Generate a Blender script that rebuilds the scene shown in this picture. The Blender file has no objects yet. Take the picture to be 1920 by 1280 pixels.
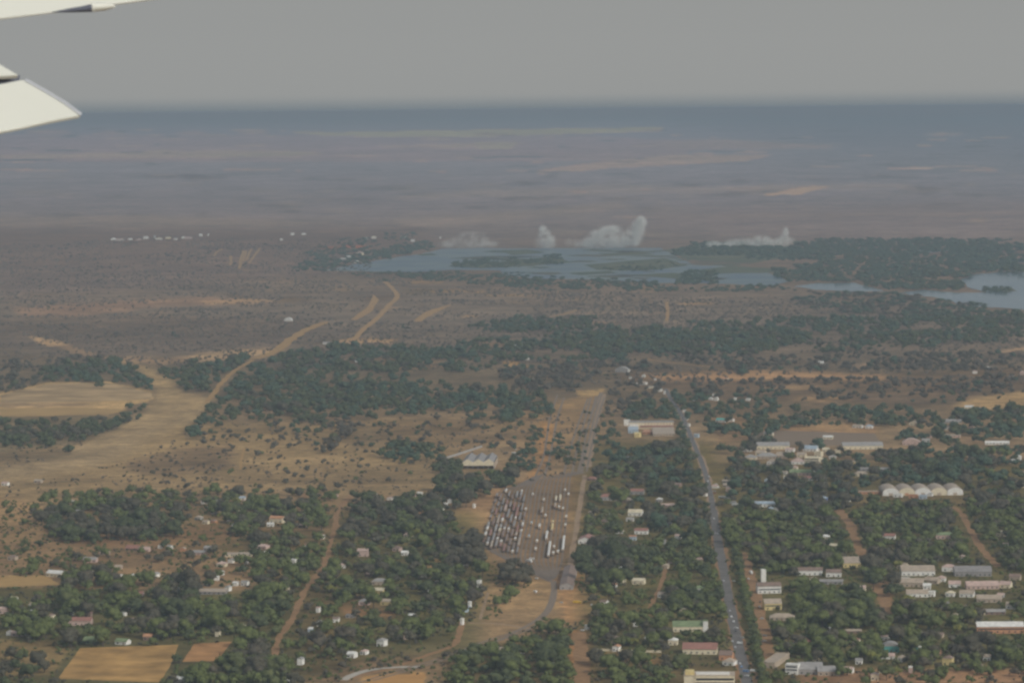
import bpy, math, random
import numpy as np
from mathutils import Vector, Matrix

# ------------------------------------------------------------------ camera, sky, sun
C = bpy.context.scene.collection
SC = bpy.context.scene
H, F, PITCH, ROLL = 537.0, 6200.0, math.radians(4.013), math.radians(0.55)
fw0 = Vector((0, math.cos(PITCH), -math.sin(PITCH)))
up0 = Vector((0, math.sin(PITCH), math.cos(PITCH)))
ri0 = Vector((1, 0, 0))
UP = up0*math.cos(ROLL) + ri0*math.sin(ROLL)
RI = ri0*math.cos(ROLL) - up0*math.sin(ROLL)
CAMP = Vector((0, 0, H))
cam = bpy.data.cameras.new('camera')
camo = bpy.data.objects.new('camera', cam); C.objects.link(camo)
camo.matrix_world = Matrix(((RI.x, UP.x, -fw0.x, 0), (RI.y, UP.y, -fw0.y, 0), (RI.z, UP.z, -fw0.z, H), (0, 0, 0, 1)))
cam.sensor_width = 36; cam.lens = 36*F/1920
cam.clip_start = 0.5; cam.clip_end = 4e6
cam.dof.use_dof = True; cam.dof.focus_distance = 85; cam.dof.aperture_fstop = 9.0
SC.camera = camo

SUN_EL, SUN_AZ = math.radians(35), math.radians(130)      # azimuth from +Y towards +X: behind the camera, on the right
sdir = Vector((math.sin(SUN_AZ)*math.cos(SUN_EL), math.cos(SUN_AZ)*math.cos(SUN_EL), math.sin(SUN_EL)))
w = bpy.data.worlds.new("World"); SC.world = w; w.use_nodes = True
nt = w.node_tree; nt.nodes.clear()
sky = nt.nodes.new('ShaderNodeTexSky'); sky.sky_type = 'NISHITA'; sky.sun_disc = False
sky.sun_elevation = SUN_EL; sky.sun_rotation = SUN_AZ; sky.dust_density = 4; sky.air_density = 1.0; sky.altitude = 500
hs = nt.nodes.new('ShaderNodeHueSaturation'); hs.inputs['Saturation'].default_value = 0.22
bg = nt.nodes.new('ShaderNodeBackground'); bg.inputs[1].default_value = 0.15
tint = nt.nodes.new('ShaderNodeMix'); tint.data_type = 'RGBA'; tint.blend_type = 'MULTIPLY'; tint.inputs[0].default_value = 1
tint.inputs[7].default_value = (0.98, 1.0, 1.0, 1)
wo = nt.nodes.new('ShaderNodeOutputWorld')
nt.links.new(sky.outputs[0], hs.inputs['Color']); nt.links.new(hs.outputs[0], tint.inputs[6])
# dust haze pales the lowest part of the sky
tcw = nt.nodes.new('ShaderNodeTexCoord'); sep = nt.nodes.new('ShaderNodeSeparateXYZ'); mrw = nt.nodes.new('ShaderNodeMapRange'); veil = nt.nodes.new('ShaderNodeMix')
veil.data_type = 'RGBA'; veil.inputs[7].default_value = (2.74, 2.80, 2.75, 1)
mrw.inputs['From Min'].default_value = .02; mrw.inputs['From Max'].default_value = .22; mrw.inputs['To Min'].default_value = 1; mrw.inputs['To Max'].default_value = 0
nt.links.new(tcw.outputs['Generated'], sep.inputs[0]); nt.links.new(sep.outputs['Z'], mrw.inputs['Value']); nt.links.new(mrw.outputs[0], veil.inputs[0])
nt.links.new(tint.outputs[2], veil.inputs[6])
low = nt.nodes.new('ShaderNodeMapRange'); low.inputs['From Min'].default_value = 0; low.inputs['From Max'].default_value = .005; low.inputs['To Min'].default_value = .75; low.inputs['To Max'].default_value = 0; low.interpolation_type = 'SMOOTHSTEP'
v2 = nt.nodes.new('ShaderNodeMix'); v2.data_type = 'RGBA'; v2.inputs[7].default_value = (1.62, 1.92, 2.14, 1)
nt.links.new(sep.outputs['Z'], low.inputs['Value']); nt.links.new(low.outputs[0], v2.inputs[0]); nt.links.new(veil.outputs[2], v2.inputs[6]); nt.links.new(v2.outputs[2], bg.inputs[0]); nt.links.new(bg.outputs[0], wo.inputs[0])
sun = bpy.data.lights.new('sun', 'SUN'); sun.energy = 2.0; sun.angle = math.radians(0.5); sun.color = (1.0, 0.95, 0.86)
suno = bpy.data.objects.new('sun', sun); C.objects.link(suno)
suno.rotation_euler = sdir.to_track_quat('Z', 'Y').to_euler()
SC.view_settings.view_transform = 'Standard'; SC.view_settings.look = 'None'
SC.view_settings.exposure = -0.4; SC.view_settings.gamma = 1.0
SC.cycles.volume_bounces = 2; SC.cycles.filter_width = 2.5

# ------------------------------------------------------------------ helpers
HAZE_D = 6.4e-5
HAZE_L = np.array([.178, .215, .248])       # what a long way of lit haze looks like, used only to pick earth colours
ENERGY = np.array([.76, .765, .77])
random.seed(7); rng = np.random.default_rng(7)

def ray(px, py):
    d = fw0 + RI*((px-960)/F) + UP*((640-py)/F)
    return d
def squash(D): return np.where(D < 16000, D, 16000+(D-16000)/(1+np.maximum(D-16000, 0)/27000))   # far ground drawn nearer and lifted, shaped so less haze covers it
def G(px, py, z=0.0):
    d = ray(px, py); t = (H-z)/-d.z
    return Vector((d.x*t, d.y*t, z))
def ppm(py, px=960):                         # pixels per metre at a ground point
    g = G(px, py); return F/ (g-CAMP).length
def hz(px): return 204.7 - (px-960)*math.tan(ROLL)
def lin(c):
    c = np.asarray(c, float)/255
    return np.where(c <= .04045, c/12.92, ((c+.055)/1.055)**2.4)
def alb(rgb, dist):
    L = lin(rgb); T = np.exp(-HAZE_D*np.asarray(dist))[..., None]
    g = (L-(1-T)*HAZE_L)/np.maximum(T, .05)/ENERGY
    m_ = g.mean(-1, keepdims=True); k_ = np.clip((np.asarray(dist)[..., None]-9000)/25000, 0, .65)
    return np.clip(g*(1-k_)+np.minimum(m_, .45)*np.where(m_ > .33, np.array([1.75, 1.02, .75]), np.array([1.14, 1.0, .94]))*k_, .03, .75)
def albp(rgb, px, py): return tuple(alb(np.array(rgb), (G(px, py)-CAMP).length))

def _h(ix, iy, s):
    n = (ix*374761393 + iy*668265263 + s*1442695041) & 0xffffffff
    n = ((n ^ (n >> 13))*1274126177) & 0xffffffff
    return ((n ^ (n >> 16)) & 0xffff)/65535.0
def vn(x, y, s=0):
    x = np.asarray(x, float); y = np.asarray(y, float)
    ix = np.floor(x).astype(np.int64); iy = np.floor(y).astype(np.int64)
    fx = x-ix; fy = y-iy; fx = fx*fx*(3-2*fx); fy = fy*fy*(3-2*fy)
    a = _h(ix, iy, s); b = _h(ix+1, iy, s); c = _h(ix, iy+1, s); d = _h(ix+1, iy+1, s)
    return (a*(1-fx)+b*fx)*(1-fy) + (c*(1-fx)+d*fx)*fy
def fbm(x, y, s=0, o=4):
    t = 0; a = 1; n = 0
    for k in range(o):
        t = t + a*vn(np.asarray(x)*2**k, np.asarray(y)*2**k, s+k); n += a; a *= .55
    return t/n

def mat(name, col, rough=.8, var=.15, scale=.15, spec=.3, bump=0, col2=None, metal=0):
    m = bpy.data.materials.new(name); m.use_nodes = True
    n = m.node_tree.nodes; l = m.node_tree.links; b = n['Principled BSDF']
    b.inputs['Roughness'].default_value = rough; b.inputs['Specular IOR Level'].default_value = spec
    b.inputs['Metallic'].default_value = metal
    g = n.new('ShaderNodeNewGeometry'); no = n.new('ShaderNodeTexNoise')
    no.inputs['Scale'].default_value = scale; no.inputs['Detail'].default_value = 4
    l.new(g.outputs['Position'], no.inputs['Vector'])
    r = n.new('ShaderNodeValToRGB')
    c2 = col2 if col2 is not None else tuple(min(.9, x*(1+var)) for x in col)
    c1 = tuple(x*(1-var) for x in col) if col2 is None else col
    r.color_ramp.elements[0].position = .32; r.color_ramp.elements[1].position = .68
    r.color_ramp.elements[0].color = (*c1, 1); r.color_ramp.elements[1].color = (*c2, 1)
    l.new(no.outputs['Fac'], r.inputs[0]); l.new(r.outputs[0], b.inputs['Base Color'])
    return m

class MB:
    def __init__(s): s.v = []; s.f = []; s.m = []
    def add(s, vs, fs, mi=0):
        o = len(s.v); s.v += [tuple(v) for v in vs]
        s.f += [tuple(i+o for i in f) for f in fs]; s.m += [mi]*len(fs)
    def box(s, x0, x1, y0, y1, z0, z1, mi=0):
        s.add([(x0,y0,z0),(x1,y0,z0),(x1,y1,z0),(x0,y1,z0),(x0,y0,z1),(x1,y0,z1),(x1,y1,z1),(x0,y1,z1)],
              [(0,3,2,1),(4,5,6,7),(0,1,5,4),(1,2,6,5),(2,3,7,6),(3,0,4,7)], mi)
    def prism(s, pts, z0, z1, mi=0, top=None):
        n = len(pts); t = top or pts
        s.add([(x,y,z0) for x,y in pts]+[(x,y,z1) for x,y in t],
              [tuple(range(n-1,-1,-1)), tuple(range(n,2*n))]+[(i,(i+1)%n,n+(i+1)%n,n+i) for i in range(n)], mi)
    def cyl(s, a, b, r0, r1, n=8, mi=0):
        a = Vector(a); b = Vector(b); d = (b-a).normalized(); u = d.orthogonal().normalized(); v = d.cross(u)
        p = [a+(u*math.cos(2*math.pi*k/n)+v*math.sin(2*math.pi*k/n))*r0 for k in range(n)] + \
            [b+(u*math.cos(2*math.pi*k/n)+v*math.sin(2*math.pi*k/n))*r1 for k in range(n)]
        s.add(p, [tuple(range(n-1,-1,-1)), tuple(range(n,2*n))]+[(k,(k+1)%n,n+(k+1)%n,n+k) for k in range(n)], mi)
    def build(s, name, mats, parent=None, smooth=False):
        me = bpy.data.meshes.new(name); me.from_pydata(s.v, [], s.f)
        for m in (mats if isinstance(mats, list) else [mats]): me.materials.append(m)
        if s.f: me.polygons.foreach_set('material_index', s.m)
        if smooth: me.polygons.foreach_set('use_smooth', [True]*len(s.f))
        o = bpy.data.objects.new(name, me); C.objects.link(o); o.parent = parent
        return o
def tag(o, label=None, cat=None, group=None, kind=None):
    for k, v in (('label', label), ('category', cat), ('group', group), ('kind', kind)):
        if v: o[k] = v
    return o
def thing(name, loc, rz=0):
    o = bpy.data.objects.new(name, None); C.objects.link(o); o.location = loc; o.rotation_euler.z = rz
    return o
def copy_thing(o, loc, rz=0, sc=None):
    r = o.copy(); C.objects.link(r); r.location = loc; r.rotation_euler.z = rz
    if sc: r.scale = sc
    for ch in o.children:
        c = ch.copy(); C.objects.link(c); c.parent = r
        for g in ch.children:
            d = g.copy(); C.objects.link(d); d.parent = c
    return r

# ---- landmarks used in descriptions
LM = [(218,1240,'tan sports field'),(388,1220,'small reddish field'),(190,970,'long dark tree belt'),
(150,740,'pale field at far left'),(600,1090,'left dirt road'),(1090,1240,'red dirt lane at bottom'),
(1612,1010,'short dirt road on right'),(1840,1010,'long dirt road far right'),(1420,1080,'main road dirt lay-by'),
(1340,960,'main road upper bend'),(1362,1090,'middle of main road'),(1392,1250,'main road lower end'),
(865,1190,'track junction below yard'),(720,1262,'curved pale road at bottom'),(30,1090,'pale field at left edge'),
(640,960,'head of left dirt road'),(530,1225,'foot of left dirt road'),(1060,1000,'rail yard right edge'),(910,1000,'rail yard left edge')]
_names = {}
def describe(noun, px, py):
    best = None
    for lx, ly, s in LM:
        d = math.hypot(px-lx, (py-ly)*1.6)
        if d < 6: d = 500+d
        if best is None or d < best[0]: best = (d, lx, ly, s)
    d, lx, ly, s = best
    if abs(px-lx) > abs(py-ly)*1.3: rel = 'left of' if px < lx else 'right of'
    else: rel = 'in front of' if py > ly else 'behind'
    return (noun, rel, s, d)
ORD = ['', 'second ', 'third ', 'fourth ', 'fifth ', 'sixth ', 'seventh ', 'eighth ', 'ninth ', 'tenth ', 'eleventh ', 'twelfth ']
def settle(items):                            # items: (object, noun, px, py) -> each gets a label of its own
    cells = {}
    for o, noun, px, py in items:
        n, rel, s, d = describe(noun, px, py); cells.setdefault((n, rel, s), []).append((d, o))
    for (n, rel, s), lst in cells.items():
        lst.sort(key=lambda t: t[0])
        for k, (d, o) in enumerate(lst):
            if len(lst) == 1: o['label'] = f"{n} {rel} the {s}"
            elif k < len(ORD): o['label'] = f"{n}, {ORD[k]}nearest {rel} the {s}"
            else: o['label'] = f"{n}, far out {rel} the {s}"

# ------------------------------------------------------------------ land cover: earth and grass colours laid on the ground
RW, RH = 960, 640
LC = np.zeros((RH, RW, 3))
stops = [(190,(112,128,138)),(240,(116,127,139)),(270,(122,127,139)),(300,(125,127,136)),(350,(124,124,131)),(400,(122,120,124)),(450,(117,114,115)),
 (520,(113,109,107)),(600,(110,107,105)),(650,(107,103,100)),(700,(104,100,95)),(760,(109,101,93)),(800,(122,110,97)),(900,(125,111,96)),
 (945,(116,103,89)),(1000,(103,94,81)),(1100,(99,91,77)),(1280,(98,90,75))]
ys = np.arange(RH)*2
for k in range(3): LC[..., k] = np.interp(ys, [s[0] for s in stops], [s[1][k] for s in stops])[:, None]
def pmask(poly, scale=2):
    p = np.array(poly, float)/scale; m = np.zeros((RH, RW), bool)
    x0, y0 = np.floor(p.min(0)).astype(int); x1, y1 = np.ceil(p.max(0)).astype(int)
    x0 = max(0, x0); y0 = max(0, y0); x1 = min(RW, x1+1); y1 = min(RH, y1+1)
    if x1 <= x0 or y1 <= y0: return m
    X, Y = np.meshgrid(np.arange(x0, x1)+.5, np.arange(y0, y1)+.5); ins = np.zeros(X.shape, bool)
    for i in range(len(p)):
        ax, ay = p[i]; bx, by = p[i-1]
        if ay == by: continue
        ins ^= ((ay > Y) != (by > Y)) & (X < (bx-ax)*(Y-ay)/(by-ay)+ax)
    m[y0:y1, x0:x1] = ins
    return m
def blur(a, rx, ry):
    for ax, r in ((1, rx), (0, ry)):
        r = int(r)
        if r < 1: continue
        for _ in range(2):
            p = np.pad(a, [(r+1, r) if k == ax else (0, 0) for k in range(2)], mode='edge').cumsum(ax)
            a = (np.take(p, range(2*r+1, p.shape[ax]), ax)-np.take(p, range(0, p.shape[ax]-2*r-1), ax))/(2*r+1)
    return a
def paint(poly, rgb, a=1.0, b=4):
    m = blur(pmask(poly).astype(float), b, max(1, b*.4) if b > 1 else 0)*a
    LC[:] = LC*(1-m[..., None]) + np.array(rgb)*m[..., None]
def band(x0, y0, x1, y1, h, rgb, a=1.0, b=3):
    paint([(x0, y0), (x0*.6+x1*.4, (y0*.6+y1*.4)-h*.6), (x1, y1), (x0*.4+x1*.6, (y0*.4+y1*.6)+h*.5)], rgb, a, b)
P = paint
P([(1200,195),(1920,185),(1920,330),(1500,300)], (108,121,131), .5, 50)
P([(-100,150),(2000,150),(2000,226),(-100,236)], (108,124,134), .8, 12)
P([(560,251),(750,247),(1240,240),(1240,247),(900,258),(740,259),(600,255)], (158,140,130), 1, 1)
P([(890,269),(970,267),(965,279),(895,280)], (156,140,131), 1, 1)
P([(680,276),(880,270),(1000,270),(860,280)], (144,134,132), .8, 1)
P([(0,292),(300,286),(500,283),(610,288),(560,296),(300,298),(0,299)], (148,135,131), .8, 1)
P([(350,293),(560,286),(600,291),(500,295)], (155,139,130), .8, 1)
band(445,248,505,248,5,(150,138,133)); band(60,249,125,249,4,(142,134,133)); band(340,251,380,251,3,(142,134,133)); band(190,251,240,250,3,(136,132,134))
P([(1000,322),(1100,308),(1250,293),(1450,292),(1400,303),(1150,316),(1020,328)], (144,134,130), .8, 1)
rs_ = random.Random(21)
for _ in range(110):
    y_ = rs_.uniform(242, 330); x_ = rs_.uniform(0, 1920); wd_ = rs_.uniform(8, 45)*(.6+(y_-240)/90)
    band(x_-wd_, y_, x_+wd_, y_-rs_.uniform(0, 2), rs_.uniform(1, 3.5), rs_.choice([(152,138,130),(146,135,131),(112,118,124),(114,119,124)]), .8, 1)
for _ in range(170):
    y_ = rs_.uniform(330, 450); x_ = rs_.uniform(0, 1920); wd_ = rs_.uniform(8, 70)
    band(x_-wd_, y_, x_+wd_, y_-rs_.uniform(-1, 2), rs_.uniform(2, 7), rs_.choice([(136,129,125),(132,126,124),(106,106,108),(104,106,108)]), .6, 2)
for _ in range(120):
    y_ = rs_.uniform(515, 700); x_ = rs_.uniform(0, 1920); wd_ = rs_.uniform(10, 70)
    if y_ > 640 and x_ > 330: continue
    band(x_-wd_, y_, x_+wd_, y_-rs_.uniform(-1, 2), rs_.uniform(2, 7), rs_.choice([(134,120,108),(130,118,108),(96,92,90),(98,96,92)]), .6, 2)
for _ in range(110):
    y_ = rs_.uniform(790, 945); x_ = rs_.uniform(-50, 1100); wd_ = rs_.uniform(12, 70)
    band(x_-wd_, y_, x_+wd_, y_-rs_.uniform(-2, 3), rs_.uniform(3, 12), rs_.choice([(140,124,102),(136,120,100),(104,96,84),(110,100,88)]), .6, 3)
P([(1220,268),(1350,262),(1590,272),(1560,282),(1250,280)], (130,131,133), .6, 4)
P([(700,375),(900,356),(1300,352),(1700,345),(1720,353),(1000,368)], (138,130,128), .7, 3)
P([(1425,368),(1500,352),(1560,349),(1500,366)], (152,138,126), .8, 1)
band(1740,253,1805,253,4,(152,142,134)); band(1810,414,1860,414,8,(152,136,120)); band(1730,405,1800,404,5,(140,128,120))
P([(1150,407),(1500,402),(1920,398),(1920,402),(1500,407),(1200,411)], (138,128,123), .8, 1)
P([(0,408),(250,405),(500,412),(700,420),(400,428),(0,426)], (128,122,120), .7, 3)
P([(700,415),(1000,396),(1150,380),(1200,390),(1000,410),(800,430)], (132,125,122), .6, 3)
P([(1180,395),(1600,385),(1920,380),(1920,440),(1600,450),(1250,440)], (122,118,121), .6, 10)
P([(0,430),(800,430),(800,480),(600,520),(0,560)], (112,108,109), .7, 10)
P([(25,578),(180,568),(400,558),(525,567),(300,575),(160,594),(40,592)], (140,120,110), .6, 3)
P([(370,565),(480,562),(520,568),(400,572)], (150,130,112), .6, 1)
P([(0,598),(300,592),(560,600),(625,610),(540,640),(500,662),(150,668),(0,650)], (104,101,100), .85, 6)
P([(55,632),(100,638),(140,651),(85,650)], (155,134,114), 1, 1)
P([(120,648),(200,668),(320,672),(480,654),(545,656),(480,672),(300,684),(220,681),(110,655)], (138,121,107), .9, 2)
P([(350,668),(460,655),(530,656),(470,672),(360,676)], (147,130,112), .9, 2)
P([(210,672),(280,688),(330,715),(345,738),(405,750),(372,790),(330,830),(250,860),(150,890),(0,925),(0,880),(120,850),(200,812),(262,780),(292,745),(275,700)], (135,121,103), .95, 3)
P([(0,738),(90,719),(200,716),(285,733),(288,750),(200,776),(0,780)], (152,132,107), 1, 1)
P([(0,757),(150,755),(200,760),(0,765)], (122,110,100), .7, 1)
P([(0,782),(200,780),(262,786),(150,832),(0,850)], (106,101,92), .8, 4)
P([(330,800),(850,800),(850,860),(830,930),(400,920),(0,960),(0,900),(200,870)], (127,113,95), .8, 8)
P([(350,840),(440,835),(435,880),(300,892),(230,885),(250,866)], (108,98,89), .8, 4)
P([(600,805),(820,782),(900,808),(780,836),(650,842)], (110,101,91), .7, 5)
P([(0,850),(100,840),(150,850),(60,880),(0,880)], (112,103,92), .7, 4)
P([(700,790),(960,780),(1000,830),(850,850),(750,850)], (118,105,92), .5, 6)
P([(980,770),(1130,735),(1130,880),(1090,930),(1065,1080),(1050,1120),(900,1010),(845,965),(870,925),(960,880)], (121,107,93), .9, 4)
P([(1080,735),(1135,730),(1132,745),(1085,745)], (142,124,102), 1, 1)
P([(850,965),(900,930),(955,903),(925,975),(905,1000),(875,1000)], (140,117,97), 1, 3)
P([(905,1050),(925,975),(960,915),(1010,898),(1095,882),(1092,940),(1076,1010),(1064,1060),(1010,1085)], (116,101,87), 1, 5)
P([(1015,795),(1040,795),(1035,860),(1000,905),(985,905),(1010,850)], (145,114,88), .7, 3)
P([(960,1085),(1062,1080),(1090,1120),(1100,1180),(1050,1180),(930,1195),(850,1220),(870,1175),(920,1090)], (133,114,93), 1, 4)
P([(520,1290),(700,1235),(860,1195),(900,1150),(1060,1140),(1060,1175),(900,1215),(835,1250),(825,1290)], (122,106,89), 1, 4)
P([(660,1290),(690,1266),(800,1262),(790,1290)], (158,127,92), 1, 1)
P([(1040,1080),(1080,1060),(1160,1110),(1120,1170),(1060,1170)], (140,113,90), .9, 3)
P([(1070,1180),(1110,1185),(1105,1290),(1065,1290)], (150,114,88), 1, 2)
P([(1110,1218),(1245,1224),(1240,1242),(1110,1238)], (150,112,84), 1, 2)
P([(1140,1145),(1230,1148),(1225,1168),(1145,1164)], (146,108,84), 1, 2)
P([(1135,700),(1300,696),(1660,702),(1920,690),(1920,740),(1700,760),(1300,745)], (103,96,91), .8, 5)
P([(1200,704),(1300,700),(1420,694),(1560,700),(1690,707),(1640,713),(1500,708),(1400,717),(1230,713)], (142,120,103), .9, 2)
band(1430,727,1580,729,6,(135,118,102)); band(1480,750,1600,748,14,(135,117,100)); band(1590,750,1760,747,8,(112,103,96))
P([(1780,762),(1830,748),(1920,735),(1920,762),(1850,768)], (152,131,106), 1, 2)
P([(1595,688),(1625,680),(1680,673),(1680,678),(1630,685),(1610,690)], (132,118,107), .9, 0)
P([(1870,660),(1920,652),(1920,657),(1880,662)], (148,128,112), .9, 0)
band(1850,560,1900,560,1,(120,115,110))
P([(1415,802),(1480,800),(1640,792),(1650,812),(1430,832)], (132,112,96), .9, 2)
P([(1500,797),(1600,795),(1640,808),(1520,808)], (148,126,104), .9, 2)
P([(1790,820),(1850,818),(1850,832),(1790,832)], (134,115,100), .6, 2)
P([(1820,870),(1860,868),(1850,880),(1825,880)], (142,114,96), .7, 1)
P([(1330,780),(1400,780),(1400,830),(1350,835)], (122,106,93), .7, 3)
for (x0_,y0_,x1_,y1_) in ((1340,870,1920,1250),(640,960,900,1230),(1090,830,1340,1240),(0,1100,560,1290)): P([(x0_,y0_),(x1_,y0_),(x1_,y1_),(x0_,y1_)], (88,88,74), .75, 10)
P([(620,640),(660,634),(745,636),(740,645),(640,645)], (142,124,108), 1, 1)
P([(880,645),(905,640),(960,645),(900,660)], (128,113,101), .6, 1)
P([(940,678),(970,676),(1000,690),(960,692)], (136,118,100), 1, 1)
P([(700,675),(790,672),(840,685),(740,692)], (122,108,97), .7, 2)
P([(600,690),(640,688),(640,696),(600,697)], (125,112,98), .7, 1)
P([(600,465),(690,461),(690,466),(560,467)], (158,110,95), .9, 0)
for (x, y, wd, hh) in ((860,548,150,6),(880,594,60,4),(800,530,90,6),(760,690,80,5),(1130,605,80,4),(560,720,60,6),(640,762,40,12),(810,735,60,8),(760,770,60,10),(500,770,60,12),(690,745,70,10),(620,785,80,8),(970,555,120,4),(1220,540,60,5),(1300,570,120,4)):
    band(x-wd/2, y, x+wd/2, y, hh, (136,120,106), .8, 1)
P([(0,1020),(100,1010),(250,1015),(480,1040),(480,1110),(300,1110),(0,1100)], (118,102,88), .8, 4)
P([(130,990),(420,985),(500,1000),(400,1025),(100,1020)], (120,100,86), .6, 4)
P([(0,930),(60,940),(120,990),(120,1060),(0,1070)], (128,110,92), .8, 5)
P([(0,1080),(85,1078),(110,1096),(0,1100)], (148,126,98), 1, 1)
P([(0,1200),(140,1205),(100,1265),(0,1270)], (116,103,83), 1, 2)
P([(640,1095),(700,1100),(730,1145),(640,1150)], (122,103,87), .5, 3)
P([(640,1140),(760,1142),(740,1158),(650,1160)], (124,101,84), .8, 2)
P([(1500,1255),(1920,1255),(1920,1300),(1500,1300)], (126,103,87), .9, 3)
P([(1640,1090),(1670,1090),(1680,1150),(1655,1150)], (140,112,94), .8, 2)
P([(1600,925),(1900,930),(1900,950),(1600,950)], (104,95,84), .6, 4)
P([(1640,870),(1740,872),(1880,872),(1860,885),(1700,880)], (112,100,90), .6, 3)
P([(800,1045),(830,1050),(830,1085),(805,1085)], (142,116,92), .8, 2)
P([(780,960),(795,965),(795,985),(780,985)], (158,118,96), .9, 1)

# ------------------------------------------------------------------ ground: one sheet out to the horizon
cols = np.concatenate([np.array([-60000,-20000,-8000,-3500,-1800,-900,-450,-200]), np.arange(-80, 2001, 5), np.array([2120,2370,2820,3700,5500,10000,22000,62000])])
rows = np.concatenate([np.array([9000,5000,3400,2600,2100,1800,1620,1500,1420,1370]), np.arange(1340, 700, -3), np.arange(700, 300, -2), np.arange(300, 214, -1.0), np.array([213,212,211,210,209,208,207,206.4])])
yy, xx = np.meshgrid(rows, cols, indexing='ij')
# rows are at constant ground distance, columns at constant bearing
Dg = H/np.tan(PITCH + np.arctan((yy-640)/F))
Xg = (xx-960)/F*H/(math.sin(PITCH)+math.cos(PITCH)*(yy-640)/F)
u = xx-960; v = (yy-640)
xp = 960 + u*math.cos(ROLL) + v*math.sin(ROLL)*1.0; yp = 640 + v*math.cos(ROLL) - u*math.sin(ROLL)
wx = (fbm(xx/14, yy/6, 3)-.5)*14; wy = (fbm(xx/22, yy/7, 9)-.5)*np.clip((yy-205)/60, .1, 7)
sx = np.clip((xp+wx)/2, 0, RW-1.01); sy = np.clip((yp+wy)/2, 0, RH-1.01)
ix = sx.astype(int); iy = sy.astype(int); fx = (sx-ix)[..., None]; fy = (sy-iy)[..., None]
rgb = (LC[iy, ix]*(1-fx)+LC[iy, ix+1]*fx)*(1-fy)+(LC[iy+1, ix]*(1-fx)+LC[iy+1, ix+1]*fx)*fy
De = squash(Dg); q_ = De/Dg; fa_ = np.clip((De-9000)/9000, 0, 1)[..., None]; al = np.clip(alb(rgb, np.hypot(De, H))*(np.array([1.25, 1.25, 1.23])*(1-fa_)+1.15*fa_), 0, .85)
R_, Cn = yy.shape
verts = np.stack([Xg*q_, Dg*q_, H*(1-q_)], -1).reshape(-1, 3)
# a wide skirt a metre lower closes the ground beside and behind
idx = np.arange(R_*Cn).reshape(R_, Cn)
faces = np.stack([idx[:-1, :-1], idx[:-1, 1:], idx[1:, 1:], idx[1:, :-1]], -1).reshape(-1, 4)
nb = len(verts)
y0 = Dg[0, 0]
extra = np.array([[-60000, -30000, -1], [60000, -30000, -1], [60000, 60000, -1], [-60000, 60000, -1]])
me = bpy.data.meshes.new('ground')
V = np.concatenate([verts, extra]); 
Fl = faces.tolist() + [[nb, nb+1, nb+2, nb+3]]
me.from_pydata(V.tolist(), [], Fl)
ca = me.color_attributes.new('landcover', 'FLOAT_COLOR', 'POINT')
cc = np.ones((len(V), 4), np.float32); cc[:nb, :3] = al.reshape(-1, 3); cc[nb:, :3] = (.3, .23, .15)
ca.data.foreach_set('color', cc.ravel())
ground = bpy.data.objects.new('ground', me); C.objects.link(ground); ground['kind'] = 'structure'
m = bpy.data.materials.new('dry_ground'); m.use_nodes = True; n = m.node_tree.nodes; l = m.node_tree.links
b = n['Principled BSDF']; b.inputs['Roughness'].default_value = .95; b.inputs['Specular IOR Level'].default_value = .1
at = n.new('ShaderNodeAttribute'); at.attribute_name = 'landcover'
ge = n.new('ShaderNodeNewGeometry')
fac = None
for sc, amp, st in ((.22, .50, 1), (.035, .60, 1), (.008, .65, 1), (.0018, .42, 1), (.0004, .28, 1)):
    no = n.new('ShaderNodeTexNoise'); no.inputs['Scale'].default_value = sc; no.inputs['Detail'].default_value = 3; no.inputs['Roughness'].default_value = .6
    l.new(ge.outputs['Position'], no.inputs['Vector'])
    mp = n.new('ShaderNodeMapRange'); mp.inputs['From Min'].default_value = .3; mp.inputs['From Max'].default_value = .7
    mp.inputs['To Min'].default_value = 1-amp*.5; mp.inputs['To Max'].default_value = 1+amp*.5; mp.clamp = False
    l.new(no.outputs['Fac'], mp.inputs['Value'])
    if fac is None: fac = mp.outputs[0]
    else:
        mu = n.new('ShaderNodeMath'); mu.operation = 'MULTIPLY'; l.new(fac, mu.inputs[0]); l.new(mp.outputs[0], mu.inputs[1]); fac = mu.outputs[0]
mx = n.new('ShaderNodeVectorMath'); mx.operation = 'SCALE'; l.new(at.outputs['Color'], mx.inputs[0]); l.new(fac, mx.inputs['Scale'])
# dry shrubs and litter: greyer specks
no = n.new('ShaderNodeTexNoise'); no.inputs['Scale'].default_value = .09; no.inputs['Detail'].default_value = 2
l.new(ge.outputs['Position'], no.inputs['Vector'])
mp = n.new('ShaderNodeMapRange'); mp.inputs['From Min'].default_value = .56; mp.inputs['From Max'].default_value = .66; mp.inputs['To Max'].default_value = .38
l.new(no.outputs['Fac'], mp.inputs['Value'])
mm = n.new('ShaderNodeMix'); mm.data_type = 'RGBA'; l.new(mp.outputs[0], mm.inputs[0]); l.new(mx.outputs[0], mm.inputs[6]); mm.inputs[7].default_value = (.085, .082, .055, 1)
l.new(mm.outputs[2], b.inputs['Base Color'])
me.materials.append(m)

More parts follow.
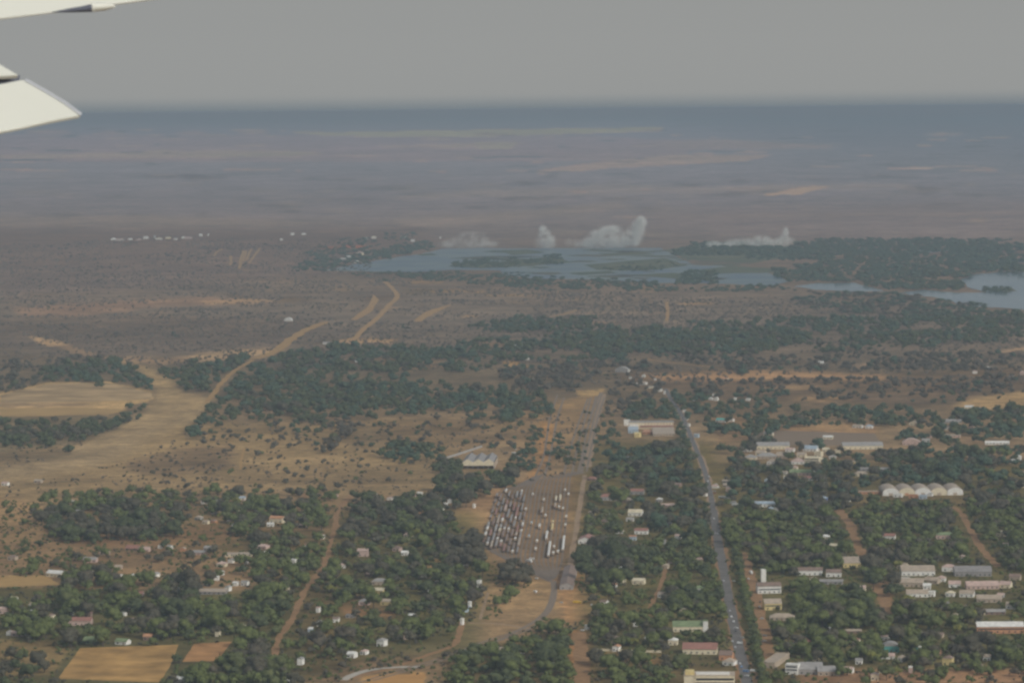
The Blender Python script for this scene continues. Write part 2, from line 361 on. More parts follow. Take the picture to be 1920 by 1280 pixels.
# ------------------------------------------------------------------ sheets: roads, fields, river
CLEAR = np.zeros((RH, RW), bool); HCLEAR = np.zeros((RH, RW), bool)
def seg_smooth(pts, sub=6):
    out = []
    n_ = len(pts)
    for i in range(n_-1):
        p0 = pts[max(0, i-1)]; p1 = pts[i]; p2 = pts[i+1]; p3 = pts[min(n_-1, i+2)]
        for k in range(sub):
            t = k/sub
            out.append(tuple(.5*((2*b_)+(-a_+c_)*t+(2*a_-5*b_+4*c_-d_)*t*t+(-a_+3*b_-3*c_+d_)*t**3) for a_, b_, c_, d_ in zip(p0, p1, p2, p3)))
    out.append(tuple(pts[-1])); return out
def road(name, pts, width, m, z=.06, rough=.12, clear=1.0):
    pts = seg_smooth(pts); g = [G(x, y) for x, y in pts]; L, Rr = [], []
    for i, p in enumerate(g):
        d = (g[min(i+1, len(g)-1)]-g[max(i-1, 0)]).normalized(); nrm = Vector((d.y, -d.x, 0))
        wa = width/2*(1+rough*(random.random()*2-1)); wb = width/2*(1+rough*(random.random()*2-1))
        L.append(p-nrm*wa); Rr.append(p+nrm*wb)
    mb = MB(); n_ = len(g)
    mb.add([(p.x, p.y, z) for p in L]+[(p.x, p.y, z) for p in Rr], [(n_+i, n_+i+1, i+1, i) for i in range(n_-1)])
    o = mb.build(name, m); o['kind'] = 'structure'
    if clear:
        for i in range(len(pts)-1):
            a, c = pts[i], pts[i+1]; wp = max(2, width*ppm(a[1])*.5*clear)
            CLEAR[:] |= pmask([(a[0]-wp, a[1]), (a[0]+wp, a[1]), (c[0]+wp, c[1]), (c[0]-wp, c[1])]) | pmask([(a[0], a[1]-1.5), (a[0], a[1]+1.5), (c[0], c[1]+1.5), (c[0], c[1]-1.5)])
    return o
def sheet(name, poly, m, z=.05, sub=6, jit=1.0, clear=True, jy=None):
    pts = []
    n_ = len(poly)
    for i in range(n_):
        a = poly[i]; c = poly[(i+1) % n_]
        for k in range(sub):
            t = k/sub; x = a[0]+(c[0]-a[0])*t; y = a[1]+(c[1]-a[1])*t
            if k or jit > 1: x += (vn(x*.3, y*.9, 5)-.5)*3*jit; y += (vn(x*.25, y*.9, 8)-.5)*(jy if jy is not None else 1.2*jit)
            g = G(x, y); pts.append((g.x, g.y, z))
    me = bpy.data.meshes.new(name); me.from_pydata(pts, [], [tuple(range(len(pts)))])
    if me.polygons[0].normal.z < 0: me.flip_normals()
    me.materials.append(m); o = bpy.data.objects.new(name, me); C.objects.link(o); o['kind'] = 'structure'
    if clear: CLEAR[:] |= pmask(poly)
    return o

asphalt = mat('asphalt', (.165,.150,.138), .85, .22, .06)
dirtm = lambda nm, rgb, x, y: mat(nm, albp(rgb, x, y), .95, .22, .12, .1)
m_red = dirtm('red_dirt', (132,111,93), 600, 1100)
m_tan = dirtm('tan_dirt', (142,124,104), 500, 680)
m_tanfar = dirtm('far_tan_dirt', (142,126,110), 700, 580)
m_gravel = dirtm('pale_gravel', (140,124,108), 900, 1150)
road('road_shoulder', [(1248,728),(1258,748),(1275,772),(1287,798),(1300,830),(1314,862),(1325,895),(1333,930),(1340,975)], 12, m_gravel, .07, .35, .2)
road('road_shoulder', [(1340,975),(1349,1030),(1357,1070),(1366,1120),(1376,1170),(1386,1215),(1397,1260),(1406,1310)], 17, m_red, .07, .35, .2)
road('main_road', [(1248,728),(1258,748),(1275,772),(1287,798),(1300,830),(1314,862),(1325,895),(1333,930),(1337,955)], 7.5, asphalt, .10, .05, .7)
road('main_road', [(1337,955),(1340,975),(1349,1030),(1357,1070),(1366,1120),(1376,1170),(1386,1215),(1397,1260),(1406,1310)], 11.0, asphalt, .11, .08, .8)
road('dirt_road', [(658,928),(642,946),(631,966),(630,985),(622,1010),(612,1045),(600,1070),(577,1100),(560,1130),(545,1165),(522,1195),(514,1232)], 7.5, m_red, .06, .45, .55)
road('dirt_road', [(1572,955),(1590,975),(1600,1000),(1612,1030),(1622,1052)], 12, m_red, .06, .4, .9)
road('dirt_road', [(1640,1092),(1652,1108),(1660,1130),(1672,1150)], 13, m_red, .06, .4, .9)
road('dirt_road', [(1786,950),(1803,962),(1818,990),(1838,1025),(1858,1048),(1872,1062)], 9, m_red, .06, .3, 1)
road('dirt_road', [(1085,1185),(1088,1210),(1090,1245),(1092,1310)], 15, m_red, .06, .25, .9)
road('dirt_road', [(482,993),(520,990),(560,992),(630,991)], 7, m_red, .055, .3, .8)
road('dirt_road', [(557,945),(566,937),(573,925)], 6, m_red, .055, .3, .8)
road('dirt_road', [(612,603),(575,618),(545,636),(525,652),(505,664),(478,672)], 24, m_tan, .055, .3, .7)
road('dirt_road', [(474,674),(440,695),(415,718),(400,738),(385,755)], 10, m_tan, .055, .4, .8)
road('dirt_road', [(722,528),(738,543),(745,556),(728,574),(712,592),(700,602),(680,618),(665,636)], 15, m_tanfar, .075, .3, .6)
road('dirt_road', [(1250,566),(1252,585),(1250,602)], 9, m_tanfar, .075, .3, .6)
road('dirt_road', [(1030,594),(1060,588),(1085,580)], 8, m_tanfar, .075, .3, .6)
road('dirt_road', [(1205,672),(1245,678),(1300,684),(1335,687)], 7, m_tanfar, .075, .3, .6)
road('dirt_road', [(1130,738),(1124,765),(1114,800),(1108,840),(1101,875)], 12, m_gravel, .055, .3, .6)
road('dirt_road', [(1097,890),(1090,930),(1083,975),(1074,1030),(1064,1085)], 7, m_gravel, .055, .2, .9)
road('dirt_road', [(458,840),(453,860),(451,880)], 4, m_tan, .055, .3, .6)
road('dirt_road', [(1392,1035),(1402,1065),(1413,1100),(1425,1150),(1437,1200),(1443,1245)], 13, m_red, .055, .3, 1)
road('dirt_road', [(868,1165),(862,1185),(850,1208),(800,1228),(740,1250),(690,1262),(640,1276)], 7, m_red, .06, .3, .8)
road('dirt_road', [(878,1167),(920,1168),(960,1172),(1000,1180),(1050,1184)], 5, m_gravel, .06, .3, .5)
road('gravel_road', [(642,1274),(668,1262),(700,1254),(745,1250),(795,1249)], 9, mat('pale_road', (.46,.42,.36), .9, .12, .1), .07, .08, .9)
for pl_ in ([(417,467),(406,473),(402,480)],[(400,482),(420,482.5),(447,483)],[(433,480),(433,488),(432,497)],[(457,470),(452,485),(449,504)],[(462,470),(458,482),(456,490)],[(488,465),(478,478),(467,493)],[(453,505),(468,507),(484,506)],[(472,467),(466,478),(462,488)]):
    road('dirt_road', pl_, 9, m_tanfar, .3, .3, .4)
road('path', [(398,1095),(382,1105),(372,1108)], 3, m_gravel, .055, .2, .4)
road('path', [(915,1110),(900,1160)], 3, m_gravel, .055, .2, .4)
road('path', [(1215,1145),(1243,1085),(1247,1050)], 5, m_red, .055, .3, .8)
road('path', [(1228,935),(1290,948)], 4, m_red, .055, .3, .5)
sheet('sports_field', [(108,1272),(150,1214),(335,1208),(318,1250),(298,1278)], mat('dry_grass_pitch', albp((150,124,91), 220, 1240), .95, .34, .03, .1))
sheet('field', [(342,1240),(364,1206),(435,1202),(420,1222),(406,1238)], mat('reddish_field_earth', albp((150,119,92), 390, 1220), .95, .24, .05, .1))
sheet('field', [(0,740),(92,719),(200,717),(283,736),(284,748),(180,752),(0,756)], mat('straw_field', albp((145,130,111), 150, 735), .95, .38, .012, .1), jit=1.5)
sheet('field', [(0,766),(120,763),(240,768),(200,777),(0,780)], mat('straw_field_far', albp((146,128,104), 150, 770), .95, .12, .01, .1), jit=1.5)
sheet('field', [(700,552),(711,562),(695,585),(668,600),(658,598),(690,575)], m_tanfar, .065)
sheet('field', [(775,602),(790,590),(808,580),(850,570),(812,588),(790,602)], m_tanfar, .065)
sheet('field', [(-40,1081),(85,1079),(112,1095),(0,1100),(-40,1100)], mat('cut_grass', albp((150,128,98), 50, 1090), .95, .1, .05, .1))
sheet('court', [(1412,812),(1440,806),(1640,812),(1655,836),(1420,834)], mat('grey_roofing_sheet', albp((120,111,103), 1500, 825), .8, .06, .05, .2), .055, jit=.3, clear=False)
sheet('field', [(690,1290),(700,1266),(798,1262),(792,1290)], mat('orange_earth', albp((160,127,92), 740, 1270), .95, .1, .05, .1))

# river: roughened, streaked water; sky reflection partly put into its base colour
m = bpy.data.materials.new('river_water'); m.use_nodes = True; n = m.node_tree.nodes; l = m.node_tree.links; b = n['Principled BSDF']
b.inputs['Base Color'].default_value = (.045, .10, .14, 1); b.inputs['Roughness'].default_value = .28; b.inputs['IOR'].default_value = 1.2
no = n.new('ShaderNodeTexNoise'); no.inputs['Scale'].default_value = .012; no.inputs['Detail'].default_value = 5
ge = n.new('ShaderNodeNewGeometry'); l.new(ge.outputs['Position'], no.inputs['Vector'])
r = n.new('ShaderNodeValToRGB'); r.color_ramp.elements[0].position = .4; r.color_ramp.elements[1].position = .62
r.color_ramp.elements[0].color = (.02, .08, .14, 1); r.color_ramp.elements[1].color = (.12, .17, .16, 1); r.color_ramp.elements[0].position = .44; r.color_ramp.elements[1].position = .58; no.inputs['Scale'].default_value = .006
l.new(no.outputs['Fac'], r.inputs[0]); l.new(r.outputs[0], b.inputs['Base Color'])
water_blue = m
water_pale = m.copy(); water_pale.name = 'open_river_water'
water_pale.node_tree.nodes['Principled BSDF'].inputs['Roughness'].default_value = .12
water_pale.node_tree.nodes['Principled BSDF'].inputs['IOR'].default_value = 1.33
for e_, c_ in zip(water_pale.node_tree.nodes['Color Ramp'].color_ramp.elements, ((.14,.21,.26,1),(.20,.27,.30,1))): e_.color = c_  # paler base colour stands in for a brighter sky reflection
for (nm, poly, mt) in (
 ('river', [(600,508),(660,496),(720,486),(790,476),(828,467),(900,465),(960,466),(1100,465),(1240,465),(1262,478),(1300,497),(1400,500),(1440,512),(1480,528),(1440,537),(1350,532),(1240,530),(1100,524),(1000,522),(945,517),(938,507),(850,506),(770,510),(690,509)], water_blue),
 ('river', [(1488,537),(1530,531),(1600,530),(1640,541),(1660,546),(1600,547),(1530,543)], water_pale),
 ('river', [(1686,549),(1730,543),(1800,549),(1850,548),(1812,538),(1802,524),(1830,514),(1880,510),(1990,512),(1990,592),(1900,578),(1840,575),(1800,570),(1760,558),(1710,553)], water_pale),
 ('river', [(1765,482),(1800,478),(1850,485),(1856,492),(1810,489)], water_pale),
 ('river', [(1690,472),(1740,466),(1790,468),(1750,474)], water_blue),
 ('river', [(1870,487),(1930,484),(1930,492),(1880,492)], water_pale)):
    sheet(nm, poly, mt, .35, jit=2.2, clear=False, jy=1.2)
rs_ = random.Random(3)
isl2 = mat('reed_bank', (.17,.14,.09), .95, .25, .006, .1, col2=(.09,.11,.06))
for _ in range(46):
    x_ = rs_.uniform(780, 1400); y_ = rs_.uniform(469, 524); w1 = rs_.uniform(10, 62); h1 = rs_.uniform(.8, 2.6)
    if x_ < 950 and y_ > 500: continue
    sheet('river_island', [(x_-w1, y_), (x_-w1*.3, y_-h1), (x_+w1*.6, y_-h1*.8), (x_+w1, y_+h1*.2), (x_+w1*.2, y_+h1)], isl2, .5, jit=1.5, clear=False, jy=.8)
isl = mat('island_reeds', (.16,.15,.08), .95, .25, .006, .1, col2=(.07,.10,.055))
for poly in ([(842,500),(872,489),(930,491),(1000,485),(1040,480),(1072,492),(1000,499),(900,503)], [(935,470),(990,468),(1020,474),(960,479)],
 [(1095,497),(1180,489),(1245,484),(1290,498),(1210,508),(1120,506)], [(1248,468),(1330,455),(1480,462),(1500,478),(1420,492),(1340,490),(1290,487)],
 [(1300,507),(1370,499),(1440,503),(1500,512),(1440,512),(1340,513)], [(780,477),(812,475),(820,478),(790,480)], [(1060,512),(1140,508),(1160,512),(1090,516)],
 [(1866,540),(1895,538),(1905,546),(1870,548)], [(1120,476),(1200,473),(1230,477),(1150,480)], [(1180,516),(1260,512),(1330,518),(1270,523)]):
    sheet('river_island', poly, isl, .6, jit=2, clear=False, jy=1)

# ------------------------------------------------------------------ the air: one closed box of even haze
mb = MB(); mb.box(-700000, 700000, -40000, 110000, -3, H+5)
hm = bpy.data.materials.new('haze_air'); hm.use_nodes = True; n = hm.node_tree.nodes; l = hm.node_tree.links; n.clear()
out = n.new('ShaderNodeOutputMaterial'); pv = n.new('ShaderNodeVolumePrincipled')
pv.inputs['Color'].default_value = (.365, .46, .55, 1); pv.inputs['Density'].default_value = HAZE_D
l.new(pv.outputs[0], out.inputs['Volume'])
haze = mb.build('haze', hm); haze['kind'] = 'stuff'

# ------------------------------------------------------------------ spray over the falls
def spray(px, py, blobs, dens, label):
    base = G(px, py); k = 1/ppm(py)
    cen = []
    mball = bpy.data.metaballs.new('spray_cloud'); mball.resolution = .5; mball.render_resolution = .5; mball.threshold = .1
    for (dx, dy, r, sz) in blobs:            # offsets in picture widths, real metres after scaling
        e = mball.elements.new(); e.type = 'ELLIPSOID'; e.co = (dx*k/10, random.uniform(-.8, .8), dy*k/10); e.radius = 1.35
        e.size_x = r*k*.125; e.size_y = 3.4; e.size_z = sz*k*.125; cen.append((dx*k, e.co[1]*10, dy*k, r*k*1.25, 36, sz*k*1.25))
    tmp = bpy.data.objects.new('spray_source', mball); C.objects.link(tmp)
    bpy.context.view_layer.update()
    dg = bpy.context.evaluated_depsgraph_get(); me = bpy.data.meshes.new_from_object(tmp.evaluated_get(dg))
    bpy.data.objects.remove(tmp)
    me.name = 'spray_cloud'; me.materials.clear(); me.transform(Matrix.Scale(10, 4))
    m = bpy.data.materials.new('spray_mist'); m.use_nodes = True; n = m.node_tree.nodes; l = m.node_tree.links; n.clear()
    out = n.new('ShaderNodeOutputMaterial'); pv = n.new('ShaderNodeVolumePrincipled')
    pv.inputs['Color'].default_value = (1.0, .98, .93, 1); pv.inputs['Anisotropy'].default_value = -.35
    tc = n.new('ShaderNodeTexCoord'); no = n.new('ShaderNodeTexNoise'); no.inputs['Scale'].default_value = .03; no.inputs['Detail'].default_value = 5; no.inputs['Roughness'].default_value = .65
    l.new(tc.outputs['Object'], no.inputs['Vector'])
    mp = n.new('ShaderNodeMapRange'); mp.inputs['From Min'].default_value = .40; mp.inputs['From Max'].default_value = .62; mp.inputs['To Min'].default_value = dens*.08; mp.inputs['To Max'].default_value = dens*2.0
    l.new(no.outputs['Fac'], mp.inputs['Value'])
    acc = None
    for (cx_, cy_, cz_, rx_, ry_, rz_) in cen:   # each billow thins out towards its edge
        sb = n.new('ShaderNodeVectorMath'); sb.operation = 'SUBTRACT'; sb.inputs[1].default_value = (cx_, cy_, cz_); l.new(tc.outputs['Object'], sb.inputs[0])
        dv = n.new('ShaderNodeVectorMath'); dv.operation = 'DIVIDE'; dv.inputs[1].default_value = (rx_, ry_, rz_); l.new(sb.outputs[0], dv.inputs[0])
        dt = n.new('ShaderNodeVectorMath'); dt.operation = 'DOT_PRODUCT'; l.new(dv.outputs[0], dt.inputs[0]); l.new(dv.outputs[0], dt.inputs[1])
        mr = n.new('ShaderNodeMapRange'); mr.inputs['From Min'].default_value = 1.0; mr.inputs['From Max'].default_value = -.25; mr.inputs['To Min'].default_value = 0; mr.inputs['To Max'].default_value = 1; mr.interpolation_type = 'SMOOTHSTEP'
        l.new(dt.outputs['Value'], mr.inputs['Value'])
        if acc is None: acc = mr.outputs[0]
        else:
            mxn = n.new('ShaderNodeMath'); mxn.operation = 'MAXIMUM'; l.new(acc, mxn.inputs[0]); l.new(mr.outputs[0], mxn.inputs[1]); acc = mxn.outputs[0]
    pw = n.new('ShaderNodeMath'); pw.operation = 'POWER'; pw.inputs[1].default_value = 1.7; l.new(acc, pw.inputs[0])
    mu = n.new('ShaderNodeMath'); mu.operation = 'MULTIPLY'; l.new(pw.outputs[0], mu.inputs[0]); l.new(mp.outputs[0], mu.inputs[1])
    l.new(mu.outputs[0], pv.inputs['Density']); l.new(pv.outputs[0], out.inputs['Volume'])
    me.materials.append(m)
    o = bpy.data.objects.new('spray_cloud', me); C.objects.link(o); o.location = (base.x, base.y, 1)
    tag(o, label, 'spray cloud', 'spray clouds rising from the falls')
spray(1140, 466, [(0,16,42,20),(-26,10,24,15),(28,14,28,17),(48,22,19,20),(56,36,14,20),(62,48,12,13),(4,32,26,12),(-16,26,20,11),(0,8,60,9)], .10, 'largest bright spray cloud with an arm curling up to the right')
spray(1022, 466, [(0,10,22,14),(0,24,14,14),(-4,36,9,9),(8,16,14,12)], .065, 'narrow rounded spray cloud left of the largest one')
spray(878, 466, [(0,8,42,12),(-18,12,26,12),(20,14,26,14),(8,24,30,10),(-34,8,26,9),(36,8,24,9)], .016, 'faint wide spray cloud, farthest left over the river')
spray(1408, 464, [(0,6,30,9),(-42,5,30,6),(-70,7,16,7),(36,8,26,9),(62,12,11,16),(64,26,7,12),(20,14,20,10),(-10,9,40,9),(60,10,26,10)], .055, 'low long spray cloud with a thin peak at its right end')
spray(1082, 466, [(0,8,18,11),(-14,10,12,10)], .012, 'faint small spray wisp between the two tall spray clouds')

# ------------------------------------------------------------------ the aeroplane's wing, about fifteen metres away
wingp = mat('wing_paint', (.655,.655,.585), .32, .02, .8, .5); gap_shade_and_track = mat('gap_shade_and_track', (.10,.11,.14), .6, .1, 2)
wing_edge = mat('wing_metal_edge', (.52,.53,.55), .35, .05, 2, .5, metal=.3)
NW = Vector((.30, -.62, .72)).normalized()
def wp(px, py, dist=15.0, off=0.0, nrm=NW, ref=(80, 160)):
    p0 = CAMP + ray(*ref).normalized()*dist; d = ray(px, py)
    t = (p0-CAMP).dot(nrm)/d.dot(nrm); return CAMP + d*t - nrm*off
def slab(mb, pts, th, mi=0, ein=0.0, dist=15.0, nrm=NW, ref=(80,160)):
    a = [wp(x, y, dist, 0, nrm, ref) for x, y in pts]; c = sum(a, Vector())/len(a)
    b_ = [p - nrm*th for p in a]; i_ = [p+(c-p).normalized()*ein + nrm*0 for p in a]; a2 = [p - nrm*ein*.8 for p in a]
    n_ = len(a)
    mb.add(i_+a2+b_, [tuple(range(n_-1,-1,-1)), tuple(range(2*n_, 3*n_))] + [(k,(k+1)%n_,n_+(k+1)%n_,n_+k) for k in range(n_)] + [(n_+k,n_+(k+1)%n_,2*n_+(k+1)%n_,2*n_+k) for k in range(n_)], mi)
wing = thing('aircraft_wing', wp(-60, 60)); inv = wing.location.copy()
tag(wing, 'white wing tip panels of the aeroplane reaching in from the upper left', 'wing')
def wpart(mb, name, mats, parent=wing, smooth=False):
    mb.v = [tuple(Vector(p)-inv) for p in mb.v]; return mb.build(name, mats, parent, smooth)
REF2 = (60, 0)
mb = MB(); slab(mb, [(-420,-110),(640,-110),(420,-22),(272,0),(120,20),(0,35),(-420,84)], .010, 0, .004, 15.6, NW, REF2); wpart(mb, 'wing_panel', wingp)
mb = MB(); slab(mb, [(-300,222),(-300,296),(0,247),(40,239),(90,228),(149,217),(153,212),(120,190),(80,166),(48,149),(36,150),(0,157)], .016, 0, .006, 15.0); wpart(mb, 'wing_flap', [wingp])
mb = MB(); slab(mb, [(-300,-60),(-300,180),(0,143),(34,141),(0,121),(-100,62)], .02, 0, .004, 15.15); wpart(mb, 'wing_upper_flap', wingp)
mb = MB(); slab(mb, [(49,147),(82,165),(122,189),(154,212),(151,217),(119,194),(79,170),(45,151)], .003, 0, .001, 14.995); wpart(mb, 'flap_edge_strip', wing_edge)
mb = MB(); slab(mb, [(-300,170),(-300,230),(0,160),(36,152),(38,141),(0,142)], .01, 0, .003, 15.22); wpart(mb, 'flap_gap_shade', gap_shade_and_track)  # dark strip stands in for the shade inside the open flap gap
# flap track fairing: a tapering pod with a dark open front
def pod(pts, name, m, dist):
    mb = MB(); ring = 10; prev = None; vs = []; fs = []
    for k, (x, y, r) in enumerate(pts):
        c = wp(x, y, dist, -.01, NW, REF2); r_ = r/F*dist
        for j in range(ring):
            a = 2*math.pi*j/ring; vs.append(c + UP*math.sin(a)*r_ + fw0*math.cos(a)*r_*1.2)
    for k in range(len(pts)-1):
        for j in range(ring): fs.append((k*ring+j, k*ring+(j+1)%ring, (k+1)*ring+(j+1)%ring, (k+1)*ring+j))
    fs += [tuple(range(ring)), tuple(range((len(pts)-1)*ring, len(pts)*ring))]
    mb.add(vs, fs); return wpart(mb, name, m, smooth=True)
pod([(172,17.5,8.5),(180,16.5,8.5),(195,16,7.5),(208,15,5),(214,15.5,2.2),(216,16,.5)], 'fairing_tail', wingp, 15.4)
pod([(97,26,.5),(110,25,2),(130,23,4),(150,21,5.5),(168,19,7),(173,18.5,8)], 'fairing_track', gap_shade_and_track, 15.4)

# ------------------------------------------------------------------ buildings
PAL = dict(w=(.80,.78,.73), c=(.74,.65,.47), t=(.47,.38,.29), p=(.58,.42,.36), y=(.72,.58,.27), o=(.56,.29,.16), r=(.36,.18,.14), n=(.27,.19,.15),
           g=(.37,.35,.33), e=(.23,.29,.15), a=(.12,.40,.36), l=(.42,.50,.57), k=(.055,.055,.06), b=(.10,.14,.35), q=(.30,.28,.27))
WORD = dict(w='white', c='cream', t='tan', p='pinkish', y='yellow', o='orange', r='red', n='brown', g='grey', e='green', a='teal', l='pale blue', k='dark', b='blue', q='dark grey')
WALLM = {k: mat('plaster_'+WORD[k].replace(' ', '_'), v, .85, .10, .35, .2) for k, v in PAL.items()}
ROOFM = {k: mat('roof_'+WORD[k].replace(' ', '_'), tuple(x*.95 for x in v), .55, .16, .22, .35) for k, v in PAL.items()}
glassm = mat('window_glass', (.05,.06,.07), .15, .1, 1, .5); doorm = mat('door_paint', (.16,.10,.07), .6, .1, 1)
todo = []                                     # objects that still need a label: (object, noun, px, py)
def roof_mesh(w_, d, h, rt, ov=.45):
    mb = MB(); x0, x1, y0, y1 = -w_/2-ov, w_/2+ov, -ov, d+ov; z = h
    rise = .26*min(w_, d) if rt in 'gh' else .2*w_
    rise = min(rise, 5)
    th = .15
    if rt == 'g':
        ym = d/2
        for zz in (0,):
            mb.add([(x0,y0,z-.1),(x1,y0,z-.1),(x1,ym,z+rise),(x0,ym,z+rise),(x0,y1,z-.1),(x1,y1,z-.1),
                    (x0,y0,z-.1+th),(x1,y0,z-.1+th),(x1,ym,z+rise+th),(x0,ym,z+rise+th),(x0,y1,z-.1+th),(x1,y1,z-.1+th)],
                   [(3,2,1,0),(4,5,2,3),(6,7,8,9),(9,8,11,10),(0,1,7,6),(5,4,10,11),(0,6,9,3),(3,9,10,4),(1,2,8,7),(2,5,11,8)])
    elif rt == 'G':
        mb.add([(x0,y0,z-.1),(0,y0,z+rise),(x1,y0,z-.1),(x0,y1,z-.1),(0,y1,z+rise),(x1,y1,z-.1),
                (x0,y0,z-.1+th),(0,y0,z+rise+th),(x1,y0,z-.1+th),(x0,y1,z-.1+th),(0,y1,z+rise+th),(x1,y1,z-.1+th)],
               [(0,1,4,3),(1,2,5,4),(6,9,10,7),(7,10,11,8),(0,6,7,1),(1,7,8,2),(3,4,10,9),(4,5,11,10),(0,3,9,6),(2,8,11,5)])
    elif rt == 'h':
        ins = min(w_, d)/2*.98
        if w_ >= d: a, b_ = (x0+ins, d/2), (x1-ins, d/2)
        else: a, b_ = (0, y0+ins), (0, y1-ins)
        mb.add([(x0,y0,z),(x1,y0,z),(x1,y1,z),(x0,y1,z),(a[0],a[1],z+rise),(b_[0],b_[1],z+rise)],
               ([(0,1,5,4),(1,2,5),(2,3,4,5),(3,0,4)] if w_ >= d else [(0,1,4),(1,2,5,4),(2,3,5),(3,0,4,5)])+[(3,2,1,0)])
    elif rt == 's':
        mb.add([(x0,y0,z),(x1,y0,z),(x1,y1,z+d*.12),(x0,y1,z+d*.12),(x0,y0,z+th),(x1,y0,z+th),(x1,y1,z+d*.12+th),(x0,y1,z+d*.12+th)],
               [(3,2,1,0),(4,5,6,7),(0,1,5,4),(1,2,6,5),(2,3,7,6),(3,0,4,7)])
    elif rt == 'b':
        n_ = 10; pr = [(-w_/2-ov+(w_+2*ov)*k/n_, z+math.sin(math.pi*k/n_)*rise*1.1) for k in range(n_+1)]
        mb.add([(x, y0, zz) for x, zz in pr]+[(x, y1, zz) for x, zz in pr], [(k, k+1, n_+2+k, n_+1+k) for k in range(n_)]+[tuple(range(n_, -1, -1)), tuple(range(n_+1, 2*n_+2))])
    else:
        mb.box(x0+.3, x1-.3, y0+.3, y1-.3, z, z+.25)
        mb.box(x0+.3, x1-.3, y0+.3, y0+.6, z+.25, z+.8); mb.box(x0+.3, x0+.6, y0+.6, y1-.6, z+.25, z+.8); mb.box(x1-.6, x1-.3, y0+.6, y1-.6, z+.25, z+.8); mb.box(x0+.3, x1-.3, y1-.6, y1-.3, z+.25, z+.8)
    return mb, rise
def wall_mesh(w_, d, h, rt, rise):
    mb = MB(); x0, x1 = -w_/2, w_/2
    if rt == 'g':
        mb.add([(x0,0,0),(x1,0,0),(x1,d,0),(x0,d,0),(x0,0,h),(x1,0,h),(x1,d,h),(x0,d,h),(x0,d/2,h+rise-.15),(x1,d/2,h+rise-.15)],
               [(0,1,5,4),(2,3,7,6),(1,2,6,9,5),(3,0,4,8,7)])
    elif rt == 'G':
        mb.add([(x0,0,0),(x1,0,0),(x1,d,0),(x0,d,0),(x0,0,h),(x1,0,h),(x1,d,h),(x0,d,h),(0,0,h+rise-.15),(0,d,h+rise-.15)],
               [(0,1,5,8,4),(2,3,7,9,6),(1,2,6,5),(3,0,4,7)])
    else: mb.box(x0, x1, 0, d, 0, h - (.01 if rt != 's' else 0))
    return mb
GN = {'g':'gable roof','G':'gable end in front','h':'hipped roof','f':'flat roof','s':'sloping roof','b':'rounded roof'}
def house(px, py, wpx, h, d, rt, wc, rc, noun='house', label=None, short=None, rz=None, name=None, win=None):
    k = ppm(py, px); w_ = wpx/k; g = G(px, py)
    if rz is None: rz = random.uniform(-26, -6) if wpx < 30 else random.uniform(-9, 0)
    root = thing(name or noun.replace(' ', '_').replace('-', '_'), (g.x, g.y, 0), math.radians(rz))
    rb, rise = roof_mesh(w_, d, h, rt); wb = wall_mesh(w_, d, h, rt, rise)
    wall_mesh_o = wb.build('wall', WALLM[wc], root); rb.build('roof', ROOFM[rc], root)
    if wpx >= 11:
        nw = win if win is not None else int(min(8, max(2, w_/5)))
        for i in range(nw):
            xx_ = -w_/2 + w_*(i+.5)/nw; z0 = min(1.0, h*.3); z1 = min(h-.5, 2.5)
            if i == nw//2 and nw > 1:
                q = MB(); q.box(xx_-.6, xx_+.6, -.07, .05, 0, min(2.2, h-.3)); q.build('door', doorm, root)
            else:
                q = MB(); q.box(xx_-min(.9, w_/nw*.3), xx_+min(.9, w_/nw*.3), -.06, .05, z0, z1); q.build('window', glassm, root)
    if h > 6 and wpx > 20:
        for fl in range(1, int(h/3)):
            q = MB()
            q.box(-w_/2+.8, w_/2-.8, -.07, .04, fl*3+.9, fl*3+2.2); q.build('window_band', glassm, root)
    root['category'] = noun if len(noun.split()) <= 2 else noun.split()[-1]
    if short: LM.append((px, py, short))
    size = 'tiny ' if wpx < 8 else 'small ' if wpx < 13 else '' if wpx < 26 else 'long ' if wpx < 50 else 'very long '
    if label: root['label'] = label
    else: todo.append((root, f"{size}{WORD[wc]} {noun} with {WORD[rc]} roof" if wpx >= 8 else f"tiny {WORD[wc]} {noun}", px, py))
    hp = (h+rise*.6)*k + d*(py-hz(px))/F*k; lo = h*k*.55 if wpx > 8 else 0
    (CLEAR if label else HCLEAR)[:] |= pmask([(px-wpx/2, py-lo), (px+wpx/2, py-lo), (px+wpx/2, py-hp*.85), (px-wpx/2, py-hp*.85)])
    return root
